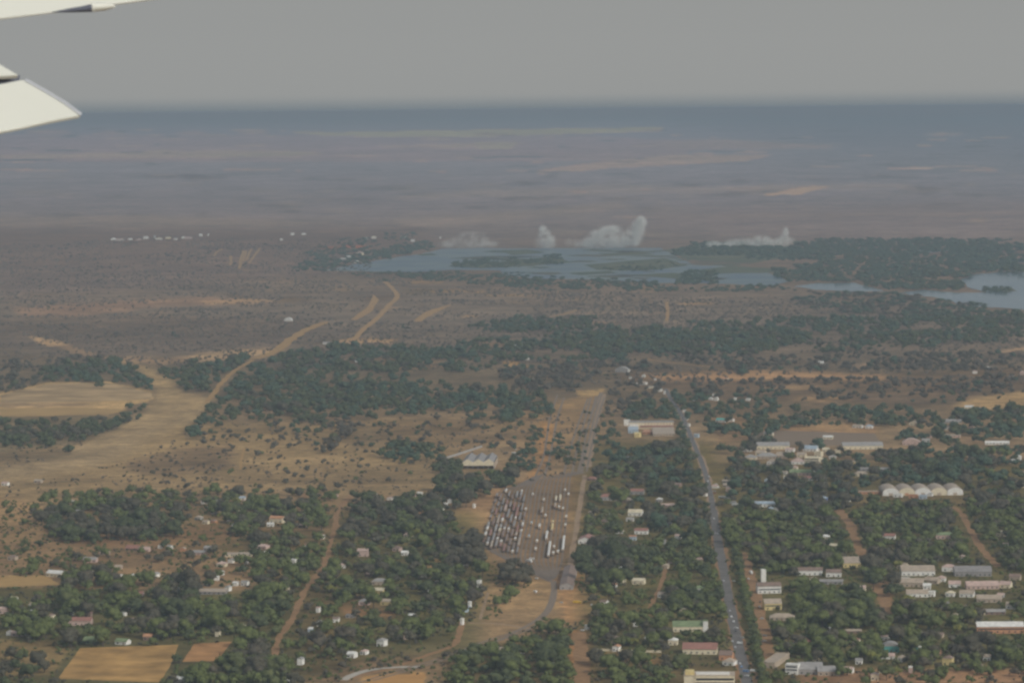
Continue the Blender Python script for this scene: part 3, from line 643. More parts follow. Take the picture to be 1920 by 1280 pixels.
B = """134,943,5,3,5,f,w,w|156,947,5,7,5,f,w,w|242,957,10,3.5,8,g,c,t|203,953,16,3,9,g,t,g|224,968,17,3,9,g,t,p|145,961,7,3,6,g,w,g|120,981,6,3,6,s,p,p|90,969,8,3,7,g,t,t
382,944,11,3.2,7,g,w,p|402,943,8,3.5,7,G,w,g|391,953,5,2.6,5,f,w,w|452,937,14,3,8,g,w,l|277,961,5,2.6,5,s,w,w|370,975,12,4,9,h,g,t|384,982,11,3,7,g,c,t|398,981,11,3.5,8,h,o,n|430,981,12,3,7,g,y,t|314,944,4,3,4,f,w,w
194,1040,16,3,10,h,t,p|168,1054,24,3.5,10,g,p,g|246,1032,24,3,12,g,n,r|272,1034,15,3.5,9,g,p,p|299,1028,6,4,6,G,w,g|316,1029,8,3.5,7,g,w,g|342,1034,9,4,7,G,o,t|372,1040,24,3,9,g,p,g|388,1033,14,4,9,g,g,g|447,1043,50,3,9,s,c,t
431,1055,9,4,7,G,w,g|460,1057,6,3,6,f,w,w|414,1062,17,3.5,10,h,c,p|221,1067,13,3,8,g,t,t|226,1084,4,4,4,f,w,w|247,1084,10,3.5,8,h,w,w|275,1085,12,2.6,6,s,l,g|398,1081,15,3.5,10,h,t,t|405,1088,9,4,7,h,w,w|417,1078,5,4,5,f,w,w|385,1098,8,3,8,h,g,g
425,1108,9,5,7,G,w,g|440,1098,9,3.5,7,g,w,w|457,1098,12,4,8,g,w,g|261,1117,13,3,8,g,p,r|128,1153,14,3.5,8,g,w,w|210,1154,14,3.5,8,g,w,r|228,1155,9,3.2,7,g,w,g|164,1157,13,5,7,G,n,r|16,1191,9,4,7,h,w,g|36,1192,30,3,8,g,p,p|5,1150,14,5,10,g,p,p
375,1151,20,3,11,h,c,t|429,1153,8,4,6,G,w,p|407,1193,8,4,6,f,c,c|276,1200,16,4,10,g,n,o|335,1280,28,4,9,g,g,w|464,1269,10,5,8,G,w,w|431,1268,5,3,5,f,w,w|506,987,12,3.5,7,g,w,w|576,965,14,3,7,g,p,p|566,989,14,3,7,g,n,n|576,1027,9,4,7,g,w,r
490,1029,20,3.5,10,h,p,p|500,1041,10,4,7,g,w,w|498,1054,18,3,10,b,t,g|549,1057,9,5,8,s,w,w|742,1033,14,4,9,h,p,n|758,1041,12,3.5,8,g,w,w|777,1043,6,3,6,f,w,w|741,1076,15,3.5,9,g,w,w|757,1075,4,4,4,f,w,w|690,1081,16,3.5,9,g,n,n|642,1093,20,3,10,g,t,t
657,1092,7,3,6,s,w,w|682,1134,20,4,10,h,p,g|853,1066,8,3,6,s,w,w|870,1061,15,2.8,7,f,g,g|857,1099,14,4,8,h,w,p|897,1102,7,8,6,f,w,w|895,1114,6,4,5,f,w,w|805,1121,5,8,5,f,w,w|854,1125,10,4,8,G,p,w|880,1139,5,6,5,f,w,w|595,1148,6,5,6,f,w,p|597,1173,12,4,8,h,w,w|581,1184,8,3,7,s,l,w
655,1158,15,2.8,8,f,g,g|759,1198,10,6,7,G,p,w|713,1211,15,6,9,h,w,g|657,1233,15,4,9,g,w,w|680,1227,11,3.6,8,h,w,p|562,1246,10,6,8,G,w,g|502,1249,16,3.4,9,g,p,p|524,1267,8,4,6,h,c,o|539,1281,11,3,7,g,w,w|865,1171,5,6,5,f,w,w|932,1226,20,4,10,g,c,t|945,1230,7,6,6,G,w,p|942,1254,5,4,5,f,w,w
486,1128,9,4,8,h,p,p|530,1109,16,3.4,9,g,t,g|697,931,15,3,8,g,t,g|730,937,9,3,7,h,w,p|741,936,8,3,7,g,w,g|752,937,9,3,7,g,p,p|763,934,9,3,7,g,w,g|775,931,9,3,7,h,p,p|786,928,8,3,6,g,w,w|753,943,6,4,5,f,w,w|827,956,8,5,6,f,w,c|834,949,6,4,6,f,w,w|842,943,6,5,6,G,w,w|888,952,4,5,4,f,w,w
624,932,13,3.2,8,g,p,p|1171,942,24,3.6,12,h,n,t|1235,941,11,4,8,h,g,w|1110,965,14,3.4,10,h,y,t|1140,964,22,3.2,8,g,w,g|1181,977,14,3,8,g,w,g|1138,981,22,3,12,g,t,n|1253,951,44,3,8,g,p,p|1185,863,24,3.4,12,g,t,g|1262,912,26,3,10,g,n,n|1245,922,30,3,11,g,t,t|1108,901,18,3.2,10,h,n,r
1243,1020,10,4,7,g,w,g|1290,1019,5,5,5,f,w,w|1193,1037,20,3.2,12,h,p,p|1246,1066,10,4,10,h,t,t|1304,1053,20,3,8,g,p,p|1158,1093,14,5,14,h,c,t|1163,1073,6,6,5,G,w,w|1196,1095,23,4,10,g,c,c|1150,1206,22,4,14,h,t,n|1154,1221,12,5,9,G,w,o|1191,1174,8,5,8,G,w,p
1034,1181,10,4,6,s,w,w|1100,1180,7,4,6,f,w,w|1213,1203,9,4,8,g,g,w|1365,1247,22,4,11,h,w,t|1524,1091,13,4,9,h,c,t|1612,1109,20,4,11,g,c,p|1562,1027,14,3,8,g,t,c|1500,993,9,4,7,h,w,g|1751,1041,10,3,8,g,w,l|1756,970,8,4,7,h,w,p|1640,975,8,3,7,s,w,w|1913,1036,9,5,8,g,c,y
1466,1163,46,3.4,14,h,t,t|1637,1154,12,4,9,g,w,p|1559,1184,9,4,7,g,w,w|1597,1187,36,2.6,6,g,n,t|1505,1209,32,4,14,h,n,r|1597,1209,24,4.5,9,g,c,r|1630,1211,10,6,9,h,w,g|1633,1223,8,4,8,h,c,t|1720,1224,12,6,8,h,a,w|1745,1230,38,3,9,g,n,o|1698,1199,22,3.2,11,h,y,t
1555,1266,42,4,16,g,t,g|1590,1262,16,4,8,g,w,p|1707,1261,7,5,6,f,p,w|1640,1275,14,5,9,G,c,p|1656,1262,16,5,9,h,c,w|1830,1256,18,3.6,10,g,t,n|1665,1235,24,3,9,g,w,p|1396,846,24,3.6,12,h,w,t|1407,862,22,3.6,16,h,c,g|1437,860,36,4,20,h,t,g|1467,859,28,4,20,g,t,t|1495,870,24,4,22,h,w,p|1518,846,26,4,18,g,w,l|1533,856,13,7,12,f,c,c
1440,817,17,3.4,10,g,c,g|1552,823,18,3.4,9,g,c,w|1607,802,18,3.2,9,g,w,t|1629,803,14,4,9,h,w,l|1713,797,16,4,9,G,c,t|1775,805,14,4,10,h,w,t|1821,804,11,4,9,h,p,t|1785,793,36,3.2,12,g,g,g|1736,830,14,4,10,g,w,g|1770,820,62,3,9,g,p,t|1801,842,27,3.2,7,g,w,w|1836,769,9,4,8,f,l,l
1908,863,11,6,8,h,w,w|1898,868,9,4,7,g,w,w|1577,874,24,4,12,g,c,t|1597,872,13,5,10,G,y,t|1614,893,24,4.2,12,h,c,t|1670,885,12,5,10,G,c,t|1462,888,26,2.8,8,s,w,t|1512,900,22,3.4,9,h,w,r|1439,906,12,5,11,h,l,l|1540,939,16,4,10,h,b,l|1362,906,15,3,9,g,g,t|1362,913,14,3,9,g,t,t|1368,790,13,4,9,h,w,p
1305,820,9,5,6,s,l,l|1273,757,8,4,7,h,w,g|1283,773,6,4,6,h,w,g|1286,787,6,4,5,f,w,w|1291,799,4,4,4,f,w,w|1270,742,4,4,4,f,w,w|1332,750,7,4,6,h,w,w|1342,751,7,5,6,G,w,w|1338,742,5,3,5,f,w,w|1378,750,5,4,5,f,w,w|1402,751,8,4,6,h,w,g|1416,748,7,3,6,s,w,w|1298,751,7,3,6,g,w,g
1221,728,15,3.6,9,f,c,g|1236,734,10,4,7,g,w,w|1245,739,3,6,3,f,w,w|1205,721,12,4,10,h,w,t|1206,707,6,4,6,G,w,w|1178,698,5,5,5,f,w,w|1228,713,4,3,4,f,w,w|1358,713,14,3.6,8,g,c,o|1192,722,4,4,4,f,w,w|1181,710,4,3,4,f,w,l|1539,682,9,3.4,8,g,w,w|1828,700,9,4,8,h,w,p|1896,705,8,3,7,s,w,w|1917,702,9,5,10,h,p,p|1855,692,9,3,8,g,w,w
968,651,8,4,8,g,w,w|540,602,14,5,12,b,w,w|668,493,8,6,12,h,w,w|673,478,12,8,18,h,c,p|655,484,12,5,14,g,w,w|643,488,10,5,12,g,g,w|988,675,6,4,6,s,w,w|1012,679,7,3,6,s,w,w|865,686,4,4,4,f,w,w|668,679,5,4,5,f,w,w|367,722,7,4,7,g,w,w|526,712,5,5,6,f,w,w|8,910,12,3.4,8,g,w,p|70,905,14,3,8,g,t,t
613,645,16,3,9,g,w,g|628,649,12,3,8,g,w,g|1697,1092,16,3,10,g,t,w|1738,1104,14,4,9,g,w,w|1880,1230,14,3,8,g,n,n|1463,948,12,3,8,f,l,l|1445,958,9,3.4,7,g,w,l|1420,950,9,3.4,7,g,w,a|1455,958,8,3,7,h,w,g|1760,1195,14,3.2,8,g,t,n|1340,915,10,3,7,g,w,p|1375,882,9,3,7,g,w,g|1535,900,10,3,7,h,w,g|1900,905,12,3,7,g,t,t
1490,1028,9,3,7,g,w,t|1420,1020,9,3,7,h,w,p|1402,975,8,3,7,h,w,p|1440,992,9,3,7,g,c,t|1875,1120,12,3,8,g,g,p|1690,985,8,3,7,g,w,g|1590,940,9,3,7,g,w,y|1830,960,9,3,7,g,t,g|1730,965,7,3,6,g,w,p|1560,1000,7,3,6,g,w,g|1255,985,8,3,7,g,w,g|1305,965,8,3,6,g,w,w|1320,930,8,3,6,g,w,t|1520,1160,9,3,6,h,w,g
1425,853,18,4,12,g,c,t|1448,870,20,4,12,h,w,t|1480,847,16,4,10,g,w,p|1502,857,16,4,12,g,c,t|1543,866,14,4,10,h,w,c|1548,847,12,4,9,g,c,c|1560,860,12,4,9,G,w,g|1416,874,14,4,9,g,w,t|1486,881,16,4,10,h,c,p|1532,885,12,4,8,g,w,t|1474,897,10,3,7,g,w,c|1440,880,12,4,8,g,w,g|1570,850,10,5,8,f,c,c
1745,1094,26,4,12,g,t,t|1764,1090,16,4,10,h,w,p|1790,1101,22,4,12,g,w,p|1812,1119,26,4,12,g,w,t|1884,1102,20,4,12,g,c,p|1902,1088,20,4,12,g,t,n|1896,1141,20,4,11,g,w,t|1690,1066,18,4,10,g,c,t|1722,1141,14,3.4,8,h,w,w|1767,1139,18,4,10,g,g,g|1790,1160,12,4,9,h,w,t|1840,1152,14,4,9,g,c,p|1745,1118,12,5,8,f,w,w|1780,1118,16,4,9,h,w,c
1658,1200,14,4,9,g,w,p|1690,1240,14,4,9,h,w,t|1800,1222,14,4,9,g,c,o|1850,1238,14,4,9,g,w,t|1560,1225,14,4,9,h,w,t|1530,1238,12,4,9,g,c,p|1480,1215,12,4,8,g,w,g|1610,1245,12,4,8,g,w,g|1545,1120,14,4,9,g,w,t|1610,1130,12,4,8,h,w,g|1500,1135,12,4,8,g,c,t|1725,1195,10,4,8,g,w,g|1120,1060,10,3,8,g,w,g|1160,1000,12,3.5,9,h,w,n|1225,985,12,4,8,g,w,t
1270,1010,10,4,8,g,w,p|1240,1120,14,4,9,g,w,t|1280,1150,12,4,8,h,c,t|1130,1135,12,4,9,g,w,n|600,1010,10,4,8,g,w,t|640,1065,12,4,9,h,w,p|720,1060,12,4,9,g,w,n|780,1100,12,4,9,g,w,t|820,1090,10,4,8,g,c,t|770,1160,10,4,8,g,w,w|640,1190,12,4,9,g,w,t|450,1180,12,4,9,h,w,p|60,1140,12,4,9,g,w,t|90,1175,10,4,8,g,w,n|330,1180,10,4,8,g,w,t|480,1060,12,4,9,g,c,p"""
for line in B.split('\n'):
    for it in line.split('|'):
        f = it.split(','); x, y, wv, h_, d_ = map(float, f[:5])
        nn = 'hut' if wv < 8 else 'house' if wv < 26 else 'shed'
        house(x, y, wv, h_, d_, f[5], f[6], f[7], nn)
EXTRA = [(1360,880,1920,1240),(1100,900,1330,1230),(380,930,880,1230),(0,1030,470,1190)]
re_ = random.Random(31)
EX = []
for x0_, y0_, x1_, y1_ in EXTRA:
    for _ in range(16 if x0_ > 1300 else 9):
        EX.append((re_.uniform(x0_, x1_), re_.uniform(y0_, y1_), re_.uniform(8, 17)))
# larger places with their own description
house(100,1081,34,4,12,'g','c','w','barn','low barn with long pale roof and sunlit cream gable end beside pale field','long white-roofed barn',rz=-30)
house(264,1084,12,5,8,'f','w','w','house','square white flat-roofed house in the row facing the tan lawn')
house(287,1082,13,4,9,'G','w','g','house','white gabled house at the right end of the row facing the tan lawn','white gabled row house')
house(397,1114,52,3,14,'s','q','t','stable block','long low block with wide tan roof and dark open front','long tan-roofed stable block')
house(148,1172,44,5,12,'g','p','r','house','long house with mottled red and white roof among trees behind sports field','mottled red-roofed house')
house(170,1206,40,3.4,12,'g','e','e','school building','left green-roofed school block at the top edge of the sports field','green-roofed school block')
house(226,1208,24,3.2,10,'g','w','e','school building','right green-roofed school block at the top edge of the sports field')
house(517,980,27,6,11,'g','c','o','house','two-storey house with orange-brown roof right of the dark tree belt','orange-roofed two-storey house')
house(680,1043,20,7,9,'g','p','p','house','tall pink two-storey house right of the left dirt road','tall pink house')
house(710,1096,28,4,12,'h','t','g','house','large house with grey hipped roof above a yellow house','grey hipped house')
house(706,1113,26,4,10,'g','y','c','house','yellow house with cream roof in front of the large grey hipped house')
house(724,1134,24,4,9,'g','y','t','house','sunlit yellow long house beside bare brown ground','sunlit yellow house')
house(1139,938,31,5,14,'h','g','r','villa','grey villa with broad red hipped roof right of the rail yard','red hipped villa')
house(1193,927,26,5,11,'g','g','r','villa','grey villa with long red roof, second from the rail yard','long red-roofed villa')
house(1190,967,26,4.6,14,'g','w','c','house','white house with broad cream roof in the garden quarter','broad cream-roofed house')
house(1202,1001,25,4.5,10,'g','w','r','house','white-walled house with red-brown gable roof above a pale blue one','red gabled white house')
house(1186,1013,13,5,7,'s','l','o','shop','small pale blue shop with orange roof below the red gabled house')
house(1097,1019,26,5,34,'G','w','r','goods office','red-roofed goods office with bright white end wall at the right edge of the yard','red-roofed goods office',rz=-8)
house(1062,1105,25,5,150,'G','g','n','platform building','very long low brown-roofed platform building with grey end wall below the yard','brown platform building',rz=-3)
house(1147,1104,15,4.6,9,'G','w','o','house','small white house with orange gable roof right of the platform building','orange gabled house')
house(1290,1184,56,5.5,18,'g','c','e','church hall','church hall with broad green roof left of the main road','green-roofed church hall')
house(1323,1184,9,11,6,'f','w','e','tower','square white tower at the right end of the green-roofed church hall',rz=-4)
house(1261,1209,17,5,10,'h','c','w','house','small cream house with pale roof just below the green-roofed church hall')
house(1312,1226,64,5,22,'g','c','r','hall','large hall with dull red roof left of the lower main road','large dull red-roofed hall',rz=-6)
house(1360,1237,24,5,16,'g','o','n','workshop','orange-walled workshop attached right of the dull red-roofed hall')
house(1023,1247,22,5,10,'h','w','c','house','lone white house with pale hipped roof deep in green trees at bottom','lone pale-roofed house')
house(1310,1110,18,4.5,10,'h','w','e','house','white house with grey-green hipped roof left of the main road','grey-green hipped house')
house(1443,1112,44,8,14,'g','w','n','shop building','two-storey white shop building with brown roof beside the dirt lay-by','white shop building',rz=4)
house(1432,1092,9,14,7,'f','w','w','tower','tall narrow white tower at the left end of the white shop building',rz=4)
house(1450,1143,32,7,16,'g','y','t','shop building','yellow shop building with broad tan roof below the white one','yellow shop building',rz=4)
house(1518,1078,48,5.5,12,'g','w','n','shop row','long white shop row with red-brown roof right of the dirt lay-by','red-brown roofed shop row')
house(1563,1081,28,5,12,'g','w','n','shop row','shorter white shop row with red-brown roof, right-hand of the pair')
house(1598,1063,33,5,40,'g','y','t','warehouse','square warehouse with big plain tan roof and yellow wall','square tan-roofed warehouse',rz=2)
house(1558,1095,44,3.4,9,'s','g','g','shed','low grey shed roof strip below the red-brown roofed shop rows')
house(1722,1079,62,5.5,26,'g','w','t','warehouse','broad warehouse with grey-brown roof above white wall strip','broad grey-brown warehouse')
house(1705,1100,52,5,16,'g','t','t','warehouse','tan warehouse directly in front of the broad grey-brown one')
house(1825,1080,68,5.5,24,'g','q','q','warehouse','dark grey-brown warehouse with long low roof far right','dark far-right warehouse')
house(1778,1071,24,5,12,'h','w','p','house','white house with pinkish hipped roof between the two big warehouses')
house(1803,1054,14,6,9,'b','w','p','pavilion','small white pavilion with rounded pink roof behind the dark warehouse')
house(1843,1104,60,4,16,'g','p','p','market hall','pinkish market hall with white wall strip in front of dark warehouse','pinkish market hall')
house(1720,1119,40,4,14,'g','w','t','shed','tan-roofed shed with white end in trees below the warehouses')
house(1855,1129,46,4,14,'g','t','t','shed','tan shed with flat brown roof at far right below the market hall')
house(1876,1187,86,7,16,'g','o','w','school hall','long orange-walled hall under bright white roof at right edge','long white-roofed orange hall')
house(1865,1152,40,3.2,9,'g','n','g','shed','low brown shed behind the long white-roofed orange hall')
house(1666,1011,23,4.5,10,'g','w','r','house','white wedge-fronted house with red roof in the right-hand woods','red wedge house')
house(1772,1010,33,5,12,'h','p','e','house','pink-walled house with yellow-green hipped roof left of far dirt road','yellow-green hipped house')
house(1879,1005,23,4,10,'g','c','c','house','cream house with pale yellow roof right of far dirt road','pale yellow house')
house(1866,983,10,4,8,'g','w','p','house','little white house behind the pale yellow one right of far dirt road')
house(1671,1222,30,6,13,'b','a','g','hall','hall with grey rounded roof and teal front wall','grey rounded teal hall')
house(1776,1247,18,7,10,'h','y','n','house','bright yellow two-storey house near the bottom right','bright yellow house')
house(1484,1264,24,9,10,'f','w','w','shop building','bright white blocky building at the bottom beside a wide grey roof','white blocky building')
house(1520,1264,44,5,26,'g','g','g','warehouse','wide plain grey-roofed warehouse right of the white blocky building')
house(1441,1252,24,5,60,'f','t','t','workshop','deep tan flat-roofed workshop right of the lower main road')
house(1450,842,61,5.5,22,'g','c','g','factory wing','left of two cream factory wings below the grey roof','left cream factory wing',rz=0)
house(1618,842,75,5.5,24,'g','c','g','factory wing','right and longer of two cream factory wings','right cream factory wing',rz=0)
house(1709,834,33,4.5,18,'b','p','p','hall','pinkish hall with rounded roof right of the factory wings','pinkish rounded hall')
house(1870,833,44,3,9,'g','w','w','shop row','thin bright white row far right behind dark trees','thin white far-right row')
house(1817,768,16,5,14,'s','c','w','hall','hall with brilliant sun-catching white roof in pale field','brilliant white-roofed hall')
house(1522,870,27,9,24,'f','c','c','factory block','tall cream factory block in front of the left factory wing','tall cream factory block')
house(1503,891,44,4,16,'g','p','e','house','long pink-walled house with dull green roof below the tall cream factory block','dull green-roofed house')
house(1640,883,66,3,9,'g','q','q','shed','very long dark roof between two cream gabled ends')
house(1437,950,44,4,12,'g','w','l','clinic','long low clinic with pale blue-grey roof right of the upper main road','pale blue-roofed clinic')
house(1351,791,19,3.6,11,'g','w','a','house','white house with bright teal roof right of the road bend','bright teal-roofed house')
house(1165,698,24,6,18,'b','g','g','hall','grey domed hall at the far end of the main road','grey domed hall')
house(1631,926,42,3.4,9,'f','o','t','annex','low orange-tan annex reaching left from the five-gabled warehouse')
LM += [(1730,926,'five-gabled warehouse'),(1222,806,'long striped station hotel'),(897,878,'three-gabled loco shed'),(1330,1284,'banded yellow block')]
LM += [(1210,860,'big woods by station hotel'),(700,720,'far left forest'),(880,910,'dark grove above yard')]
house(947,888,21,4,12,'h','n','r','house','red hipped-roof house right of the three-gabled loco shed','red house by loco shed')

for x_, y_, w_e in EX:
    if (CLEAR | HCLEAR)[int(y_/2)-5:int(y_/2)+3, max(0, int((x_-w_e)/2)):int((x_+w_e)/2)].any(): continue
    house(x_, y_, w_e, re_.uniform(3, 4.5), re_.uniform(8, 11), re_.choice('ghghG'), re_.choice('wwwcctp'), re_.choice('wtgptcwn'))

# five-gabled warehouse
g = G(1655, 929); k = ppm(929, 1655); bw = 30/k
five = thing('warehouse', (g.x, g.y, 0), 0); tag(five, 'wide cream warehouse with five rounded gables in a row', 'warehouse')
for i in range(5):
    x0 = i*bw; ww = WALLM['w']; n_ = 12
    pr = [(x0+bw*q/n_, 6.5+4.6*math.sin(math.pi*q/n_)**.8) for q in range(n_+1)]
    mb = MB(); mb.add([(x0+.3,-1,0),(x0+bw-.3,-1,0)]+[(min(max(x, x0+.3), x0+bw-.3),-1,z-.55) for x, z in reversed(pr)]+[(x0+.3,3,0),(x0+bw-.3,3,0)]+[(min(max(x, x0+.3), x0+bw-.3),3,z-.55) for x, z in reversed(pr)],
        [tuple(range(n_+3)), tuple(range(2*n_+5, n_+2, -1))]+[(j,(j+1)%(n_+3),n_+3+(j+1)%(n_+3),n_+3+j) for j in range(n_+3)]); mb.build('gable_wall', WALLM['c' if i in (1,3) else 'w'], five)
    mb = MB(); mb.add([(x,0,z) for x, z in pr]+[(x,52,z) for x, z in pr]+[(x,0,z-.5) for x, z in pr]+[(x,52,z-.5) for x, z in pr],
        [(j,j+1,n_+2+j,n_+1+j) for j in range(n_)]+[(j+1,j,2*n_+2+j,2*n_+3+j) for j in range(n_)]+[(2*n_+3+j,2*n_+2+j,3*n_+3+j,3*n_+4+j) for j in range(n_)]); mb.build('roof', ROOFM['t'], five)
    mb = MB(); mb.box(x0+bw*.38, x0+bw*.62, -1.1, -.9, 0, 3.6); mb.build('loading_door', WALLM['t'] if i != 1 else WALLM['o'], five)
mb = MB(); mb.box(0, 5*bw, 3.1, 51, 0, 4.4); mb.build('wall', WALLM['t'], five)
CLEAR |= pmask([(1650,932),(1808,932),(1808,908),(1650,908)])
house(1683,932,16,4,7,'f','w','w','kiosk','small white kiosk in front of the left gable of the five-gabled warehouse')
house(1712,934,16,4.4,7,'f','o','o','kiosk','orange kiosk in front of the second gable of the five-gabled warehouse')
house(1730,935,14,4.4,7,'f','l','l','kiosk','pale blue kiosk in front of the third gable of the five-gabled warehouse')

# station hotel: long range with a row of cream bays over a red band, low wings in front
g = G(1180, 804); k = ppm(804, 1180); L_ = 83/k
hot = thing('hotel', (g.x, g.y, 0), 0); tag(hot, 'long cream two-storey hotel with a row of bays above a red band', 'hotel')
mb = MB(); mb.box(0, L_, 0, 16, 0, 11); mb.build('wall', WALLM['c'], hot)
mb = MB(); mb.add([(-1,-1,11.02),(L_+1,-1,11.02),(L_+1,17,11.02),(-1,17,11.02),(2,8,13),(L_-2,8,13)], [(0,1,5,4),(1,2,5),(2,3,4,5),(3,0,4),(3,2,1,0)]); mb.build('roof', ROOFM['g'], hot)
mb = MB(); mb.box(L_*.24, L_, -1.6, -.1, 3.0, 5.8); mb.build('red_veranda', ROOFM['r'], hot)
for i in range(10):
    x0 = L_*.31+i*L_*.069
    mb = MB(); mb.box(x0+L_*.046, x0+L_*.060, -.12, .05, 6.4, 10.2); mb.build('window', ROOFM['o'], hot)
mb = MB(); mb.box(L_*.0, L_*.2, -4, -.2, 0, 8.4); mb.build('wing', WALLM['w'], hot)
CLEAR |= pmask([(1168,840-4),(1268,822),(1268,790),(1170,790)])
house(1176,798,12,9,10,'f','w','w','block','white square block behind the left end of the long cream hotel',rz=0)
house(1187,812,18,6,20,'g','l','l','house','pale blue-roofed building in front of the hotel',rz=-4)
house(1194,820,10,6,14,'g','y','y','house','pale yellow house below the hotel')
house(1215,814,20,4,18,'s','o','o','house','low building with bright orange-red roof in front of the hotel',rz=-10)
house(1245,817,40,3.6,50,'s','t','t','hall','wide low hall with plain tan roof in front of the hotel',rz=0)

# three-gabled locomotive shed, open at the front
g = G(867, 879); k = ppm(879, 867); L_ = 59/k; bw = L_/3
loco = thing('locomotive_shed', (g.x, g.y, 0), math.radians(-3)); tag(loco, 'tan locomotive shed with three gables over a dark open front', 'shed')
for i in range(3):
    x0 = i*bw
    mb = MB(); mb.add([(x0,0,5),(x0+bw,0,5),(x0+bw,0,10.2),(x0+bw/2,0,15.2),(x0,0,10.2),(x0,.4,5),(x0+bw,.4,5),(x0+bw,.4,10.2),(x0+bw/2,.4,15.2),(x0,.4,10.2)],
        [(0,1,2,3,4),(9,8,7,6,5),(0,5,6,1),(1,6,7,2),(2,7,8,3),(3,8,9,4),(4,9,5,0)]); mb.build('gable_panel', WALLM['c'], loco)
    mb = MB(); mb.add([(x0,.5,10.2),(x0+bw/2,.5,15.2),(x0+bw,.5,10.2),(x0,95,10.2),(x0+bw/2,95,15.2),(x0+bw,95,10.2),(x0,.5,9.9),(x0+bw/2,.5,14.9),(x0+bw,.5,9.9),(x0,95,9.9),(x0+bw/2,95,14.9),(x0+bw,95,9.9)],
        [(0,1,4,3),(1,2,5,4),(6,9,10,7),(7,10,11,8),(0,6,7,1),(1,7,8,2),(3,4,10,9),(4,5,11,10),(0,3,9,5),(2,8,11,5)]); mb.build('roof', ROOFM['q'], loco)
for i in range(7):
    mb = MB(); mb.box(i*L_/6-.3, i*L_/6+.3, .5, 1.1, 0, 8.8); mb.build('column', WALLM['g'], loco)
mb = MB(); mb.box(L_+.35, L_+.8, 1.2, 95, 0, 8.8); mb.build('side_wall', WALLM['t'], loco)
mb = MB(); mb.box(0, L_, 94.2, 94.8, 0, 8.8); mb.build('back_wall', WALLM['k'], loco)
CLEAR |= pmask([(862,882),(938,882),(938,846),(862,852)])

# banded yellow block at the bottom edge
g = G(1330, 1300); k = ppm(1300, 1330); L_ = 94/k
yb = thing('office_block', (g.x-L_/2, g.y, 0), math.radians(-4)); tag(yb, 'four-storey yellow office block with pale horizontal bands at bottom edge', 'office block')
mb = MB(); mb.box(0, L_, 0, 22, 0, 17); mb.build('wall', WALLM['c'], yb)
for i in range(4):
    mb = MB(); mb.box(L_*.22, L_, -1.2, -.1, 3.4+i*3.9, 4.6+i*3.9); mb.build('balcony', WALLM['c'], yb)
    mb = MB(); mb.box(L_*.24, L_*.98, -.08, .05, 5.0+i*3.9 if i < 3 else 1, 6.8+i*3.9 if i < 3 else 3); mb.build('window_band', glassm, yb)
mb = MB(); mb.box(-.3, L_+.3, -.3, 22.3, 17, 17.5); mb.build('roof', ROOFM['t'], yb)
mb = MB(); mb.box(1, L_*.2, 2, 12, 17.5, 21); mb.build('lift_house', WALLM['y'], yb)
mb = MB(); mb.box(L_*.24, L_*.9, 3, 9, 17.5, 19.3); mb.build('roof_plant', WALLM['w'], yb)
CLEAR |= pmask([(1284,1310),(1380,1310),(1380,1254),(1284,1254)])
# walls and far settlements
def run_wall(pts, h, th, m, label):
    g = [G(x, y) for x, y in pts]; mb = MB()
    for a, b_ in zip(g, g[1:]):
        d = (b_-a).normalized(); n_ = Vector((d.y, -d.x, 0))*th/2
        mb.prism([((a-n_).x,(a-n_).y),((b_-n_).x,(b_-n_).y),((b_+n_).x,(b_+n_).y),((a+n_).x,(a+n_).y)], 0, h)
    o = mb.build('boundary_wall', m); return tag(o, label, 'wall')
run_wall([(835,860),(868,850),(903,838)], 3, 2, WALLM['g'], 'long pale wall running diagonally behind the three-gabled loco shed')
run_wall([(864,1148),(877,1147),(882,1137)], 3, .5, WALLM['l'], 'bent pale blue-grey wall near the bottom left of the rail yard')
run_wall([(1232,1056),(1290,1056)], 2, .4, WALLM['p'], 'thin pinkish garden wall left of the main road')
run_wall([(1110,1219),(1175,1221),(1240,1223)], 2.2, .5, WALLM['c'], 'pale wall along the red earth yard near the bottom')
far = [(212,451,14,6,40,'w','w'),(228,451,12,5,40,'w','p'),(243,450,12,5,40,'w','w'),(258,451,10,5,40,'p','p'),(275,449,10,6,40,'w','w'),(289,446,5,10,20,'g','g'),(300,450,12,5,40,'w','c'),(315,449,12,5,40,'y','c'),
 (330,449,9,5,40,'w','g'),(340,448,8,6,40,'w','w'),(356,448,12,5,40,'p','p'),(375,444,6,7,30,'w','w'),(392,443,5,7,30,'w','w'),(552,442,8,6,30,'w','w'),(570,441,8,6,30,'w','w'),(700,448,10,6,30,'w','c'),(760,447,12,6,30,'w','w'),
 (776,452,6,7,30,'w','w'),(824,446,5,6,20,'w','w'),(690,449,8,5,30,'w','w'),(525,452,6,5,30,'w','w')]
rf_ = random.Random(9)
for i, (x, y, wv, h_, d_, wc, rc) in enumerate(far):
    x += rf_.uniform(-4, 4); y += rf_.uniform(-1.2, 1.2); wv *= rf_.uniform(.5, 1.2); h_ *= rf_.uniform(.6, 1.1)
    o = house(x, y, wv, h_, d_, 'g' if i % 3 else 'h', wc, rc, 'lodge', rz=0)
LM += [(290,450,'far white lodge cluster'),(670,484,'riverside lodge cluster'),(735,448,'lodges below the river bend')]

